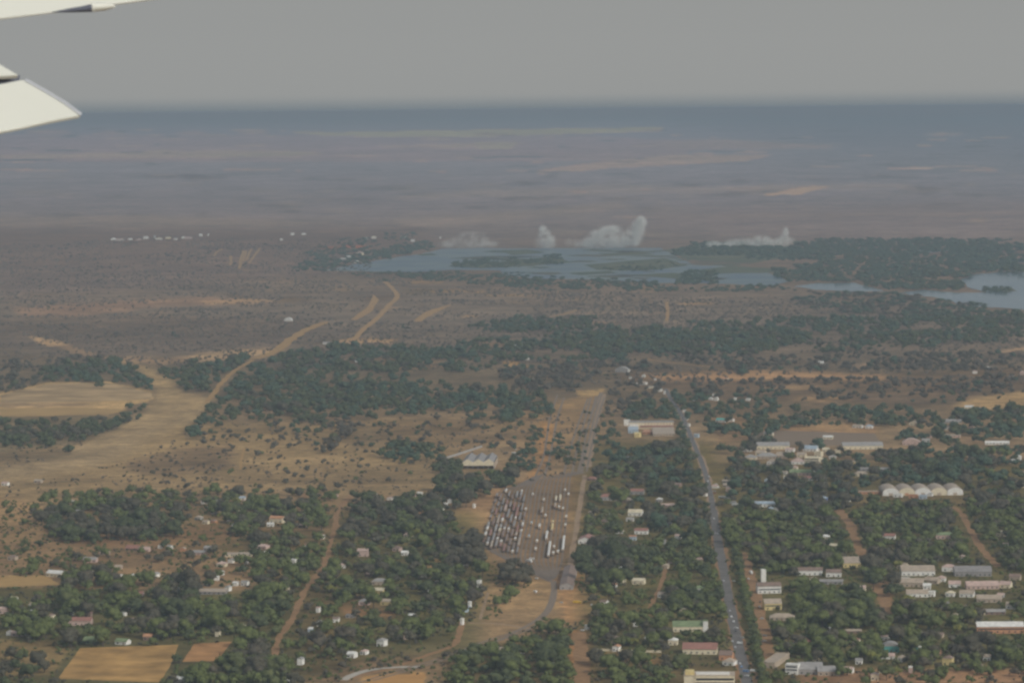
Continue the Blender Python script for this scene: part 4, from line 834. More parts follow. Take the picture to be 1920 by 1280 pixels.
# ------------------------------------------------------------------ rail yard
ballast = mat('ballast_stone', (.25,.195,.15), .95, .2, .3, .1); railm = mat('rail_steel', (.16,.12,.10), .5, .1, 1, .5, metal=.4)
VX = 1142.0
def tx(x1000, y): return VX + (x1000-VX)*(y-hz(VX))/(1000-hz(VX))
tracks = []
NT = 19
for i in range(NT):
    x = 912 + i*8.15
    ytop = 925 - i*1.2 if i < 8 else 905 - (i-8)*1.6
    ybot = 1020 + i*3.2 if i < 9 else 1048
    tracks.append((x, ybot, ytop))
    pts = [(1030+i*.6, 1090-i*.4), (tx(x, ybot)*.6+.4*(1030+i*.6), (ybot+1085)/2), (tx(x, ybot), ybot), (tx(x, 980), 980), (tx(x, ytop), ytop)]
    top = (1000+i*2.4, 893-i*.6) if i < 9 else (1080+ (i-9)*2, 885)
    pts.append(((tx(x, ytop)+top[0])/2, (ytop+top[1])/2+2)); pts.append(top)
    sp = seg_smooth(pts, 5); g = [G(a, b_) for a, b_ in sp]
    mb = MB()
    for off0, off1, z, mi in ((-1.25,1.25,.085+.002*i,0),(-.78,-.68,.30,1),(.68,.78,.30,1)):
        L = []; Rr = []
        for q, p in enumerate(g):
            d = (g[min(q+1,len(g)-1)]-g[max(q-1,0)]).normalized(); nn = Vector((d.y,-d.x,0)); L.append(p+nn*off0); Rr.append(p+nn*off1)
        n_ = len(g); mb.add([(p.x,p.y,z) for p in L]+[(p.x,p.y,z) for p in Rr], [(q,n_+q,n_+q+1,q+1) for q in range(n_-1)], mi)
    o = mb.build('railway_track', [ballast, railm]); o['kind'] = 'structure'
RZ = .13
for pts in ([(1092,886),(1094,850),(1098,820),(1106,785),(1118,742)],[(1072,890),(1078,860),(1086,825),(1096,790),(1108,745)],[(1056,894),(1064,860),(1074,825),(1086,790),(1102,748)],[(1020,896),(1030,860),(1038,820),(1046,780),(1058,745)],[(1100,884),(1106,850),(1114,815),(1122,780),(1133,745)],[(1036,1100),(1034,1130),(1010,1160),(960,1188),(890,1216),(820,1240),(700,1275)],[(1034,1088),(1036,1105),(1030,1130),(1018,1150),(995,1168),(960,1185),(900,1205),(830,1232),(740,1258),(640,1290)], [(1040,1088),(1042,1110),(1036,1135),(1022,1155),(1000,1174),(960,1192),(900,1212)],
            [(1088,885),(1098,850),(1108,810),(1118,770),(1130,735)],[(1084,885),(1092,850),(1100,810),(1112,770),(1126,735)],[(1004,893),(1018,860),(1024,830),(1030,790),(1045,740)]):
    RZ += .006; road('railway_track', pts, 3.4, ballast, RZ, .03, 0)
mb = MB()
def wagon(kind, body, roofc):
    root = thing('rail_wagon', (0,0,0)); root['category'] = 'wagon'
    mb = MB(); mb.box(-1.25,1.25,0,13.4,.95,1.2); mb.build('underframe', WALLM['k'], root)
    for y in (1.8, 11.6):
        mb = MB()
        for yy_ in (y-.9, y+.9):
            mb.cyl((-.95,yy_,.45),(-.72,yy_,.45),.45,.45,10); mb.cyl((.72,yy_,.45),(.95,yy_,.45),.45,.45,10)
        mb.box(-.9,.9,y-1.2,y+1.2,.5,.9); mb.build('bogie', WALLM['k'], root)
    if kind == 'tank':
        mb = MB(); mb.cyl((0,.6,2.35),(0,12.8,2.35),1.2,1.2,14); mb.cyl((0,6.2,3.4),(0,6.21,3.9),.4,.4,8); mb.build('tank', ROOFM[roofc], root)
    elif kind == 'open':
        mb = MB(); mb.box(-1.35,1.35,.2,13.2,1.2,2.5); mb.build('body', WALLM[body], root)
        mb = MB(); mb.box(-1.2,1.2,.4,13,2.5,2.75); mb.build('load', ROOFM[roofc], root)
    else:
        mb = MB(); mb.box(-1.4,1.4,.1,13.3,1.2,3.5); mb.build('body', WALLM[body], root)
        mb = MB(); n_ = 6; pr = [(-1.5+3*q/n_, 3.5+.55*math.sin(math.pi*q/n_)) for q in range(n_+1)]
        mb.add([(x,0,z) for x, z in pr]+[(x,13.4,z) for x, z in pr], [(q,q+1,n_+2+q,n_+1+q) for q in range(n_)]+[tuple(range(n_,-1,-1)), tuple(range(n_+1,2*n_+2))]); mb.build('roof', ROOFM[roofc], root)
        mb = MB(); mb.box(1.38,1.46,5.6,7.8,1.3,3.3); mb.build('sliding_door', WALLM[roofc if roofc != 'w' else 'g'], root)
    return root
protos = {}
NW_ = {'box':'box wagon','tank':'tank wagon','open':'open wagon'}
placed = []
def rake(px, py, cnt, kind, body, roofc):
    x1000 = VX+(px-VX)*(1000-hz(VX))/(py-hz(VX))
    ti = min(range(NT), key=lambda i: abs(tracks[i][0]-x1000)); x = tracks[ti][0]
    a = G(tx(x, py), py); b_ = G(tx(x, py-20), py-20); d = (b_-a).normalized(); rz = math.atan2(-d.x, d.y)
    for j in range(cnt):
        p = a + d*14.2*j; 
        if any(t == ti and abs(p.y-yy_) < 13.9 for t, yy_, *_ in placed): continue
        ky = (kind, body, roofc)
        if ky not in protos: protos[ky] = o = wagon(*ky); o.location = (p.x, p.y, .3); o.rotation_euler.z = rz
        else: o = copy_thing(protos[ky], (p.x, p.y, .3), rz)
        o['group'] = 'wagons in the rail yard'
        placed.append((ti, p.y, o, f"{WORD[roofc]}{'-roofed' if kind == 'box' else ''} {NW_[kind]}"))
for r_ in """1032,1046,9,w|1058,1035,9,w|1026,1014,5,w|1031,997,4,y|1045,941,3,c|1043,954,3,t|1052,941,4,c|1040,938,2,c|1068,931,1,w|1063,923,1,w|1071,973,1,w|1067,989,1,w|965,1015,1,w|967,1008,2,t|977,1000,1,w|981,989,2,w|964,1039,1,w|968,1027,5,t
940,1000,2,c|948,996,1,w|955,997,1,w|939,1020,1,w|963,976,1,w|966,972,7,r|941,981,2,w|911,997,2,w|907,1007,2,w|917,1024,1,w|984,959,1,w|1000,931,1,w|981,925,1,w|1017,941,1,w|1041,955,1,w|1049,955,1,w|1053,958,1,w|1021,971,1,w|1015,992,2,w|1008,1019,1,w|1005,1034,1,w|1040,983,1,y|1042,1030,1,w
1029,1031,4,t|1040,1042,1,w|1048,1039,1,w|1053,1023,1,w|1014,965,4,t|975,1000,1,r|930,1015,1,w|922,1030,4,t|934,985,5,t|950,960,4,p|946,925,2,w|990,1010,1,l|1000,985,1,l""".replace('\n','|').split('|'):
    x, y, c_, k_ = r_.split(','); rake(float(x), float(y), int(c_), 'box', 'n' if k_ in 'rt' else 't', k_)
rr = random.Random(4)
for ti, (x, yb_, yt_) in enumerate(tracks):
    y = yb_-rr.uniform(0, 8)
    if ti in (9, 10): continue
    while y > yt_+8:
        nmax = rr.randint(2, 6); kd, bc, rc = rr.choice([('box','n','n'),('open','n','q'),('open','q','n'),('tank','k','q'),('box','q','g'),('open','n','r'),('box','n','q')])
        if len(placed) < 285: rake(tx(x, y), y, nmax, kd, bc, rc)
        y -= nmax*2.9 + rr.uniform(2, 9)
byt = {}
for ti, y_, o, nn in placed: byt.setdefault((ti, nn), []).append((y_, o))
for (ti, nn), lst in byt.items():
    lst.sort(key=lambda t: t[0])
    for k_, (y_, o) in enumerate(lst):
        o['label'] = (f"{nn}, {ORD[k_] if k_ else 'first '}such up the {['first','second','third','fourth','fifth','sixth','seventh','eighth','ninth','tenth','eleventh','twelfth','thirteenth','fourteenth','fifteenth','sixteenth','seventeenth','eighteenth','nineteenth'][ti]} yard track from left")
CLEAR |= pmask([(900,1045),(925,975),(958,910),(1095,882),(1095,940),(1080,1010),(1062,1100),(1030,1130),(1000,1170),(860,1215),(850,1180),(930,1160),(990,1100),(1010,1075)])
CLEAR |= pmask([(880,1000),(860,965),(955,905),(960,915),(905,1005)])
CLEAR |= pmask([(1040,1100),(1065,1060),(1075,1100),(1110,1150),(1060,1165),(1030,1150)])

# ------------------------------------------------------------------ vehicles
tyre = mat('tyre_rubber', (.03,.03,.03), .9, .1, 3); 
def vehicle(kind, col):
    L_, W_, Hh = dict(car=(4.4,1.75,1.45), van=(5.4,2.0,2.3), lorry=(8.5,2.5,3.2), bus=(11,2.5,3.1))[kind]
    root = thing({'car':'parked_car','van':'van','lorry':'lorry','bus':'bus'}[kind] if kind != 'car' else 'car', (0,0,0)); m_ = paints[col]
    mb = MB(); x = W_/2
    if kind == 'car':
        prof = [(0,.35),(0,.8),(.9,.95),(1.5,1.4),(3.1,1.45),(3.9,1.0),(4.4,.95),(4.4,.35)]
        mb.add([(-x,a,b_) for a, b_ in prof]+[(x,a,b_) for a, b_ in prof], [tuple(range(8)), tuple(range(15,7,-1))]+[((i+1)%8,i,8+i,8+(i+1)%8) for i in range(8)]); mb.build('body', m_, root)
        mb = MB(); mb.box(-x-.02,x+.02,1.45,3.05,.98,1.32); mb.build('side_window', glassm, root)
    else:
        mb.box(-x,x,1.9 if kind == 'lorry' else 0,L_,.7,Hh); mb.build('body', m_, root)
        mb = MB(); mb.box(-x*.96,x*.96,-.1 if kind != 'lorry' else 0,1.7 if kind == 'lorry' else .3,.5,Hh*.8); mb.build('cab', m_, root)
        mb = MB(); mb.box(-x-.03,x+.03,.3 if kind != 'bus' else .5,1.2 if kind != 'bus' else L_-.5,1.5,2.1); mb.build('side_window', glassm, root)
    for yy_ in (L_*.2, L_*.8):
        for sx_ in (-1, 1):
            mb = MB(); mb.cyl((sx_*(x-.2),yy_,.34),(sx_*(x+.01),yy_,.34),.34,.34,10); mb.build('wheel', tyre, root)
    return root
paints = {'white': mat('white_car_paint',(.78,.78,.76),.3,.03,1,.5), 'silver': mat('silver_car_paint',(.5,.51,.52),.3,.04,1,.5), 'red': mat('red_car_paint',(.4,.06,.05),.3,.05,1,.5),
          'blue': mat('blue_car_paint',(.15,.28,.5),.3,.05,1,.5), 'yellow': mat('yellow_paint',(.7,.45,.05),.4,.05,1,.5), 'dark': mat('dark_car_paint',(.06,.065,.07),.3,.05,1,.5)}
vp = {}
def veh(px, py, kind, col, rz, onroad=True, lab=None):
    g = G(px, py)
    if (kind, col) not in vp: vp[(kind, col)] = o = vehicle(kind, col); o.location = (g.x, g.y, .1); o.rotation_euler.z = math.radians(rz)
    else: o = copy_thing(vp[(kind, col)], (g.x, g.y, .1), math.radians(rz))
    o['category'] = kind
    if onroad: o['group'] = 'vehicles on and beside the main road'
    if lab: o['label'] = lab
    else: todo.append((o, f"{col} {kind}", px, py))
for a in [(1372,1157,'car','white',2),(1376,1166,'car','white',2),(1368,1145,'car','silver',182),(1384,1178,'car','white',60),(1380,1184,'car','dark',2),(1373,1202,'car','silver',182),(1392,1207,'van','white',75),(1396,1196,'car','silver',70),
  (1378,1213,'car','silver',182),(1388,1245,'car','silver',4),(1391,1251,'car','blue',4),(1403,1260,'van','blue',60),(1405,1268,'car','white',60),(1417,1259,'van','white',70),(1381,1240,'car','dark',182),(1357,1090,'car','silver',4),(1340,1000,'car','white',4),
  (1346,1001,'car','silver',4),(1338,972,'car','white',184),(1379,1090,'car','silver',70),(1327,902,'car','white',185),(1330,895,'van','silver',5),(1346,908,'car','white',80),(1350,915,'van','white',80),(1343,921,'car','silver',80),
  (1362,934,'bus','white',75),(1372,935,'bus','white',75),(1380,944,'bus','silver',75),(1387,948,'bus','white',72),(1403,950,'van','white',70),(1406,957,'van','white',70),(1343,925,'car','red',80),(1274,800,'car','silver',6),(1282,822,'car','dark',186),
  (1410,1076,'lorry','white',10),(1404,1086,'car','silver',5),(1426,1129,'car','dark',5),(1425,1138,'car','silver',5),(1433,1160,'car','silver',85),(1438,1192,'car','silver',80),(1437,1202,'car','white',80),(1434,1236,'car','red',80),(1439,1245,'van','white',80)]:
    veh(*a)
for a in [(1006,1111,'van','white',30),(997,1054,'lorry','white',40),(1001,1049,'van','white',70),(1009,1085,'car','white',60),(970,851,'lorry','white',80),(974,858,'lorry','white',80),(953,850,'van','white',60),(970,873,'van','white',80),(968,843,'car','silver',30),
  (862,880,'lorry','yellow',80),(1096,1182,'car','white',80),(1103,1178,'car','silver',80),(983,1290,'car','white',0),(1056,1130,'car','silver',80),(1089,1131,'lorry','yellow',75),(1110,1135,'car','silver',10),(968,1224,'car','white',50),(983,1225,'car','white',80)]:
    veh(*a, onroad=False)

# ------------------------------------------------------------------ trees
def leafm(name, c1, c2):
    m = mat(name, c1, .8, .2, .16, .12, col2=c2)
    return m
LEAF = {'dark green': leafm('dark_green_leaves', (0.056,0.070,0.034), (0.099,0.115,0.050)), 'mid green': leafm('mid_green_leaves', (0.086,0.106,0.034), (0.145,0.167,0.054)),
        'olive green': leafm('olive_leaves', (0.080,0.096,0.037), (0.140,0.149,0.060)), 'grey-brown': leafm('dry_grey_brown_leaves', (0.073,0.067,0.051), (0.140,0.118,0.082)),
        'dark grey': leafm('dusty_dark_leaves', (0.072,0.068,0.047), (0.118,0.104,0.068)), 'yellow-green': leafm('yellow_green_leaves', (0.160,0.173,0.040), (0.253,0.240,0.067)),
        'teal green': leafm('riverine_leaves', (0.047,0.080,0.053), (0.088,0.127,0.075)),
        'scrub': leafm('scrub_twigs', (0.153,0.124,0.094), (0.236,0.189,0.142))}
barkm = mat('bark', (.12,.09,.065), .9, .2, .5)
def ico(sub):
    import bmesh
    bm = bmesh.new(); bmesh.ops.create_icosphere(bm, subdivisions=sub, radius=1)
    v = np.array([tuple(x.co) for x in bm.verts]); f = np.array([[q.index for q in p.verts] for p in bm.faces]); bm.free(); return v, f
ICO1, ICO2 = ico(1), ico(2)
def crown_arrays(seed, nl, nleaf, leaf, base, flat=.62, low=.2):
    """crown of unit width and about unit height: lobes with ragged leaf clumps around a lumpy core"""
    r = np.random.default_rng(seed); V, Fc, o = [], [], 0
    bv, bf = base
    for k in range(nl):
        if k == 0: c = np.array([0, 0, .60]); s = np.array([.33, .33, .27])
        else:
            a = 2*math.pi*k/(nl-1)+r.uniform(-.4, .4); rad = r.uniform(.16, .30)
            c = np.array([math.cos(a)*rad, math.sin(a)*rad, r.uniform(low+.18, .72)]); q = r.uniform(.15, .25); s = np.array([q, q, q*r.uniform(.75, 1.05)])
        d = 1 + (vn(bv[:, 0]*2.2+k*7+seed, bv[:, 1]*2.2+bv[:, 2]*2.7, seed)-.5)*.55
        v = bv*d[:, None]*s*.86 + c
        V.append(v); Fc.append(bf+o); o += len(v)
        n_ = nleaf
        dr = r.normal(size=(n_, 3)); dr /= np.linalg.norm(dr, axis=1)[:, None]; dr[:, 2] = np.where(dr[:, 2] < -.5, -dr[:, 2], dr[:, 2])
        p = c + dr*s*r.uniform(.82, 1.18, (n_, 1))
        nn = dr + r.normal(size=(n_, 3))*.55; nn /= np.linalg.norm(nn, axis=1)[:, None]
        t1 = np.cross(nn, r.normal(size=(n_, 3))); t1 /= np.linalg.norm(t1, axis=1)[:, None]; t2 = np.cross(nn, t1)
        sz = leaf*r.uniform(.6, 1.3, (n_, 1))
        tri = np.stack([p-t1*sz-t2*sz*.6, p+t1*sz-t2*sz*.5, p+t2*sz*1.1], 1).reshape(-1, 3)
        V.append(tri); Fc.append(np.arange(n_*3).reshape(-1, 3)+o); o += n_*3
    V = np.concatenate(V); Fc = np.concatenate(Fc)
    return V, Fc
def np_mesh(name, V, Fc, mats, mi=None, smooth_core=False):
    me = bpy.data.meshes.new(name); me.vertices.add(len(V)); me.vertices.foreach_set('co', V.astype(np.float32).ravel())
    me.loops.add(Fc.size); me.loops.foreach_set('vertex_index', Fc.astype(np.int32).ravel())
    me.polygons.add(len(Fc)); me.polygons.foreach_set('loop_start', np.arange(0, Fc.size, 3, dtype=np.int32))
    for m_ in mats: me.materials.append(m_)
    if mi is not None: me.polygons.foreach_set('material_index', mi.astype(np.int32))
    me.update(calc_edges=True); me.validate(); return me
def trunk_mesh(seed):
    r = random.Random(seed); mb = MB(); mb.cyl((0,0,-.01),(.01,0,.34),.032,.02,7)
    for k in range(5):
        a = k*1.26+r.random(); mb.cyl((.01,0,.24+.03*k),(math.cos(a)*.24,math.sin(a)*.24,.52+.04*k),.014,.006,5)
    return mb
HIC = [crown_arrays(s, 8, 60, .038, ICO2) for s in range(7)]
TRUNKS = []
for s in range(3):
    o = trunk_mesh(s).build('trunk', barkm); TRUNKS.append(o.data); bpy.data.objects.remove(o)
CR = {}
def crown_mesh(v, tone):
    if (v, tone) not in CR: CR[(v, tone)] = np_mesh('crown', *HIC[v], [LEAF[tone]])
    return CR[(v, tone)]
LOC = [crown_arrays(20+s, 5, 15, .075, ICO1) for s in range(7)]
BUSH = [crown_arrays(40+s, 3, 9, .12, (ICO1[0], ICO1[1]), low=-.1) for s in range(5)]

CLEAR |= pmask([(225,680),(285,700),(320,735),(345,750),(385,765),(330,820),(250,855),(150,885),(60,900),(0,905),(0,880),(120,855),(200,815),(262,785),(300,745),(285,705)])
HC = np.pad(HCLEAR.astype(np.int32), ((1, 0), (1, 0))).cumsum(0).cumsum(1)
cs = np.pad(CLEAR.astype(np.int32), ((1, 0), (1, 0))).cumsum(0).cumsum(1)
def clear_frac(x, y, w_, h_):
    x0 = np.clip((x-w_*.42)/2, 0, RW).astype(int); x1 = np.clip((x+w_*.42)/2+1, 0, RW).astype(int)
    y0 = np.clip((y-h_*.92)/2, 0, RH).astype(int); y1 = np.clip(y/2+1, 0, RH).astype(int)
    a_ = np.maximum(1, (x1-x0)*(y1-y0))
    return (cs[y1, x1]-cs[y0, x1]-cs[y1, x0]+cs[y0, x0])/a_ + .5*(HC[y1, x1]-HC[y0, x1]-HC[y1, x0]+HC[y0, x0])/a_
TREES = []                                    # px, py, size, tone index, D
TONES = list(LEAF)
def grow(poly, cover, size, tones, clump=.5, hr=.95, tol=.14, ystep=8, cell=(34, 15), seed=0, jit=.35):
    p = np.array(poly, float); y0, y1 = p[:, 1].min(), p[:, 1].max(); pts = []
    off = 0
    yb = y0
    while yb < y1:
        yt = min(yb+ystep, y1); ym = (yb+yt)/2
        # spans of the polygon at this height
        xs = []
        for i in range(len(p)):
            (ax, ay), (bx, by) = p[i-1], p[i]
            if (ay > ym) != (by > ym): xs.append(ax+(bx-ax)*(ym-ay)/(by-ay))
        xs.sort(); k = ppm(max(ym, 230)); wpx, hpx = size*k, size*k*hr
        for a, b_ in zip(xs[::2], xs[1::2]):
            n_ = rng.poisson((b_-a)*(yt-yb)*cover*(4.7 if ym > 880 else 4.4)/(wpx*hpx*.78))
            if n_: pts.append(np.stack([rng.uniform(a, b_, n_), rng.uniform(yb, yt, n_)], 1))
        yb = yt
    if not pts: return
    pts = np.concatenate(pts); x, y = pts[:, 0], pts[:, 1]
    nz = fbm(x/cell[0], y/cell[1], 60+seed, 3); keep = rng.random(len(x)) < np.clip((nz-.5)*6*clump+ (1-clump*.45), 0, 1)
    x, y, nz = x[keep], y[keep], nz[keep]
    k = np.array([ppm(a, b_) for a, b_ in zip(y, x)]); S = size*np.exp(rng.normal(0, jit*.7, len(x))); S = np.clip(S, size*.45, size*1.8)
    cf = clear_frac(x, y, S*k, S*k*hr); ok = cf < tol
    names = list(tones); pr = np.array([tones[t] for t in names], float); pr /= pr.sum()
    cum = pr.cumsum(); z2 = np.clip((vn(x/23+9, y/11, 77+seed)*.75+rng.random(len(x))*.5-.12), 0, .999)
    for i in np.nonzero(ok)[0]:
        TREES.append((x[i], y[i], S[i], names[int(min(np.searchsorted(cum, z2[i]), len(names)-1))], hr))
TOWN = {'dark green': 2.6, 'mid green': 4.6, 'dark grey': 1.5, 'olive green': 2.2, 'grey-brown': 1.9, 'yellow-green': .12}
DARKT = {'dark green': 4, 'dark grey': 3, 'mid green': 1}
FOREST = {'teal green': 4, 'dark green': 4, 'dark grey': 1.2}
DRY = {'grey-brown': 4, 'dark grey': 2, 'olive green': .5}
g_ = grow
# left town
g_([(45,940),(160,925),(300,928),(430,930),(600,918),(640,928),(620,985),(440,1000),(360,960),(70,985)], .62, 12.5, TOWN, .5, seed=1)
g_([(68,1000),(80,960),(200,950),(360,962),(368,1000),(250,1015),(130,1020)], 1.05, 15, DARKT, .2, seed=2, tol=.25)
g_([(430,985),(480,945),(520,940),(620,990),(560,1000),(440,1015)], .7, 14, TOWN, .4, seed=3)
g_([(0,1025),(150,1010),(480,1010),(500,1050),(480,1100),(300,1105),(0,1090)], .18, 11, TOWN, .9, seed=4)
g_([(8,1098),(85,1095),(100,1082),(8,1082)], .9, 10, {'mid green':1}, .1, seed=5)
g_([(0,1105),(200,1085),(330,1100),(370,1120),(380,1210),(330,1215),(150,1218),(100,1210),(0,1190)], .92, 15, TOWN, .45, seed=6)
g_([(300,1110),(330,1080),(350,1060),(370,1130),(340,1200),(300,1200)], .9, 16, DARKT, .2, seed=7)
g_([(360,1125),(480,1120),(540,1160),(520,1290),(430,1290),(425,1215),(360,1205)], .85, 14, TOWN, .4, seed=8)
g_([(300,1290),(310,1245),(350,1235),(430,1235),(520,1230),(560,1290)], .95, 14, TOWN, .3, seed=9)
g_([(0,1290),(0,1240),(50,1235),(100,1275),(200,1280),(300,1290)], .7, 13, DARKT, .4, seed=10)
g_([(470,1010),(560,1000),(630,1000),(600,1065),(560,1110),(510,1180),(470,1150),(480,1080)], .85, 14, TOWN, .4, seed=11)
g_([(640,1000),(700,960),(780,945),(830,960),(860,1010),(900,1050),(910,1110),(880,1160),(860,1190),(700,1225),(560,1250),(520,1250),(560,1150),(610,1080)], .72, 13.5, TOWN, .6, seed=12)
g_([(660,935),(730,940),(830,935),(850,1000),(780,1005),(650,1005)], .95, 15, DARKT, .25, seed=13)
g_([(800,930),(840,905),(915,910),(918,945),(870,960),(850,955),(830,930)], 1.2, 18, DARKT, .1, seed=14, tol=.2)
g_([(815,1035),(820,1060),(905,1062),(912,1030),(880,1015)], 1.3, 18, {'dark grey':3,'dark green':1}, .1, seed=15, tol=.4)
g_([(940,1105),(945,1070),(990,1060),(995,1095)], 1.4, 17, {'dark grey':1}, .0, seed=16, tol=.9)
g_([(930,1140),(965,1140),(960,1125),(935,1125)], 1.0, 12, {'mid green':1}, .0, seed=17, tol=.9)
g_([(700,1070),(760,1060),(870,1080),(870,1140),(760,1150)], .6, 14, {'dark grey':2,'dark green':2,'mid green':1}, .4, seed=18)
# bottom centre
g_([(830,1290),(850,1240),(930,1210),(1050,1175),(1075,1190),(1075,1290)], 1.0, 13.5, {'mid green':4,'dark green':2,'olive green':1}, .25, seed=19)
g_([(1100,1290),(1098,1245),(1110,1235),(1240,1238),(1290,1240),(1280,1290)], .85, 13, TOWN, .4, seed=20)
g_([(1098,1160),(1110,1110),(1140,1120),(1330,1120),(1375,1150),(1370,1220),(1260,1225),(1110,1215)], .78, 13, TOWN, .45, seed=21)
g_([(1085,1045),(1095,1020),(1180,1025),(1185,1085),(1150,1120),(1090,1105)], 1.25, 17, {'dark grey':3,'dark green':3,'mid green':.6}, .1, seed=22)
g_([(1185,1050),(1250,1000),(1300,1000),(1350,1060),(1365,1150),(1260,1150),(1240,1090),(1180,1085)], .95, 14, {'mid green':4,'dark green':3,'olive green':1.5}, .25, seed=23)
g_([(1095,960),(1110,900),(1180,870),(1200,940),(1180,1000),(1100,1010)], .8, 14, TOWN, .45, seed=24)
g_([(1180,870),(1190,835),(1260,825),(1300,840),(1325,900),(1335,980),(1350,1050),(1290,1000),(1240,1000),(1190,1000),(1200,930)], .95, 16, {'dark green':4,'dark grey':2,'teal green':2}, .25, seed=25)
g_([(1165,850),(1170,780),(1190,760),(1270,750),(1300,800),(1290,840),(1165,880)], 1.0, 14, FOREST, .25, seed=26)
g_([(1110,820),(1140,790),(1165,800),(1165,890),(1110,900)], .35, 12, FOREST, .6, seed=27)
# right town
g_([(1355,930),(1370,860),(1400,830),(1660,850),(1920,850),(1920,950),(1400,960)], .72, 14, {'dark green':4,'dark grey':3,'teal green':2,'mid green':1,'grey-brown':1}, .5, seed=30)
g_([(1345,945),(1560,945),(1920,945),(1960,1070),(1500,1080),(1390,1075),(1360,1010)], .98, 14, TOWN, .22, seed=31)
g_([(1480,1120),(1470,1095),(1620,1110),(1640,1180),(1500,1180)], 1.05, 14, {'mid green':4,'dark green':2}, .15, seed=32)
g_([(1450,1175),(1640,1150),(1940,1120),(1960,1235),(1700,1255),(1460,1250)], .88, 14, TOWN, .35, seed=33)
g_([(1445,1245),(1960,1225),(1960,1290),(1445,1290)], .4, 12, TOWN, .7, seed=34)
g_([(1395,1020),(1425,1100),(1450,1210),(1470,1290),(1425,1290),(1395,1170),(1375,1060)], 0, 12, TOWN)
for k_ in range(70):                         # the avenue of trees along the right side of the main road
    t = k_/70; y = 1010+t*290; x = 1364+ (y-1010)*.193 + math.sin(k_*1.7)*2 + (y-1010)*.02; TREES.append((x+10, y, 10+random.random()*5, random.choice(['mid green','mid green','dark green','olive green']), .82))
g_([(1660,1130),(1600,1060),(1680,1050),(1690,1150)], .9, 16, DARKT, .2, seed=35, tol=.3)
g_([(1350,830),(1420,790),(1560,770),(1700,780),(1920,775),(1920,850),(1700,840),(1660,800),(1480,800),(1400,860),(1350,860)], .55, 14, FOREST, .7, seed=36)
g_([(1480,795),(1500,770),(1700,765),(1730,800),(1660,800),(1500,795)], .6, 15, FOREST, .5, seed=37)
g_([(1780,815),(1790,770),(1920,770),(1920,830)], .75, 16, FOREST, .3, seed=38)
g_([(1300,780),(1320,760),(1500,760),(1500,800),(1320,830)], .45, 14, FOREST, .6, seed=39)
g_([(1250,770),(1260,735),(1480,735),(1500,765),(1280,775)], .38, 12, FOREST, .6, seed=40)
g_([(1690,880),(1700,860),(1850,862),(1850,885),(1760,915),(1700,910)], 1.0, 17, FOREST, .15, seed=41, tol=.3)
# rail side and open plain
g_([(820,905),(820,870),(860,868),(865,900)], 1.3, 14, {'dark green':2,'dark grey':1}, 0, seed=42, tol=.5)
g_([(925,915),(930,893),(965,893),(965,915)], 1.5, 15, {'dark green':2,'dark grey':1}, 0, seed=43, tol=.6)
g_([(880,895),(895,878),(945,880),(940,895)], .9, 9, {'mid green':1}, 0, seed=44, tol=.5)
g_([(700,862),(720,838),(830,835),(840,862),(760,868)], .95, 14, FOREST, .25, seed=45)
g_([(980,880),(985,780),(1030,760),(1130,780),(1110,880),(1040,880)], .24, 9, FOREST, .8, seed=46, tol=.4)
g_([(960,870),(965,845),(1010,840),(1005,885),(970,885)], .6, 10, FOREST, .4, seed=47)
g_([(1130,720),(1250,720),(1240,760),(1140,790)], .35, 11, DRY, .5, seed=48)
g_([(300,820),(820,800),(840,900),(600,925),(50,930),(50,880)], .05, 8, {'grey-brown':2,'dark grey':2,'mid green':1}, .9, seed=49)
g_([(300,790),(600,780),(980,770),(980,840),(700,850),(320,840)], .14, 10, {'dark green':2,'grey-brown':2,'teal green':2}, .8, seed=50)
g_([(0,1020),(0,940),(60,960),(130,1010)], .10, 9, TOWN, .6, seed=51)
g_([(120,860),(135,858),(135,838),(125,838)], 1, 10, {'dark green':1}, 0, seed=52)
g_([(640,1245),(900,1180),(1040,1150),(1040,1165),(860,1230),(640,1280),(540,1285)], .10, 7, {'mid green':1,'grey-brown':1}, .6, seed=53, tol=.3)
g_([(860,960),(900,935),(910,950),(880,1010),(860,1000)], .10, 8, {'mid green':1,'grey-brown':1}, .5, seed=54, tol=1)
# mid-distance forests
g_([(345,815),(380,765),(430,725),(480,685),(560,658),(700,652),(760,652),(860,662),(930,690),(870,700),(640,700),(600,720),(760,735),(930,740),(1035,750),(1040,775),(960,795),(820,775),(640,790),(560,800),(420,800),(360,830)], .92, 15, FOREST, .45, seed=60)
g_([(500,700),(600,690),(900,725),(1000,745),(960,770),(560,770),(420,760)], .5, 15, FOREST, .4, seed=61)
g_([(640,800),(600,850),(620,850),(680,800)], .8, 13, DRY, .3, seed=62)
g_([(300,700),(330,688),(380,680),(470,672),(475,690),(440,710),(400,750),(350,735)], .9, 15, FOREST, .3, seed=63)
g_([(75,710),(90,690),(220,680),(280,700),(310,735),(315,755),(290,755),(240,722),(90,722)], .95, 15, FOREST, .2, seed=64)
g_([(0,742),(0,710),(75,708),(75,735)], 1.0, 15, {'dark grey':2,'dark green':1}, .2, seed=65)
g_([(235,770),(240,755),(310,752),(305,775)], .7, 12, FOREST, .3, seed=66)
g_([(0,840),(0,800),(100,785),(265,775),(265,790),(150,830),(60,842)], .85, 13, {'dark grey':2,'dark green':2,'teal green':1}, .4, seed=67)
g_([(180,726),(192,726),(192,716),(182,716)], 1.5, 11, {'dark green':1}, 0, seed=68, tol=1)
g_([(0,700),(0,680),(200,672),(200,700)], .4, 12, DRY, .5, seed=69)
g_([(770,670),(900,640),(1050,620),(1280,610),(1500,600),(1700,595),(1920,590),(1920,640),(1600,660),(1300,670),(1000,680)], .9, 14, FOREST, .75, seed=70, cell=(60, 9))
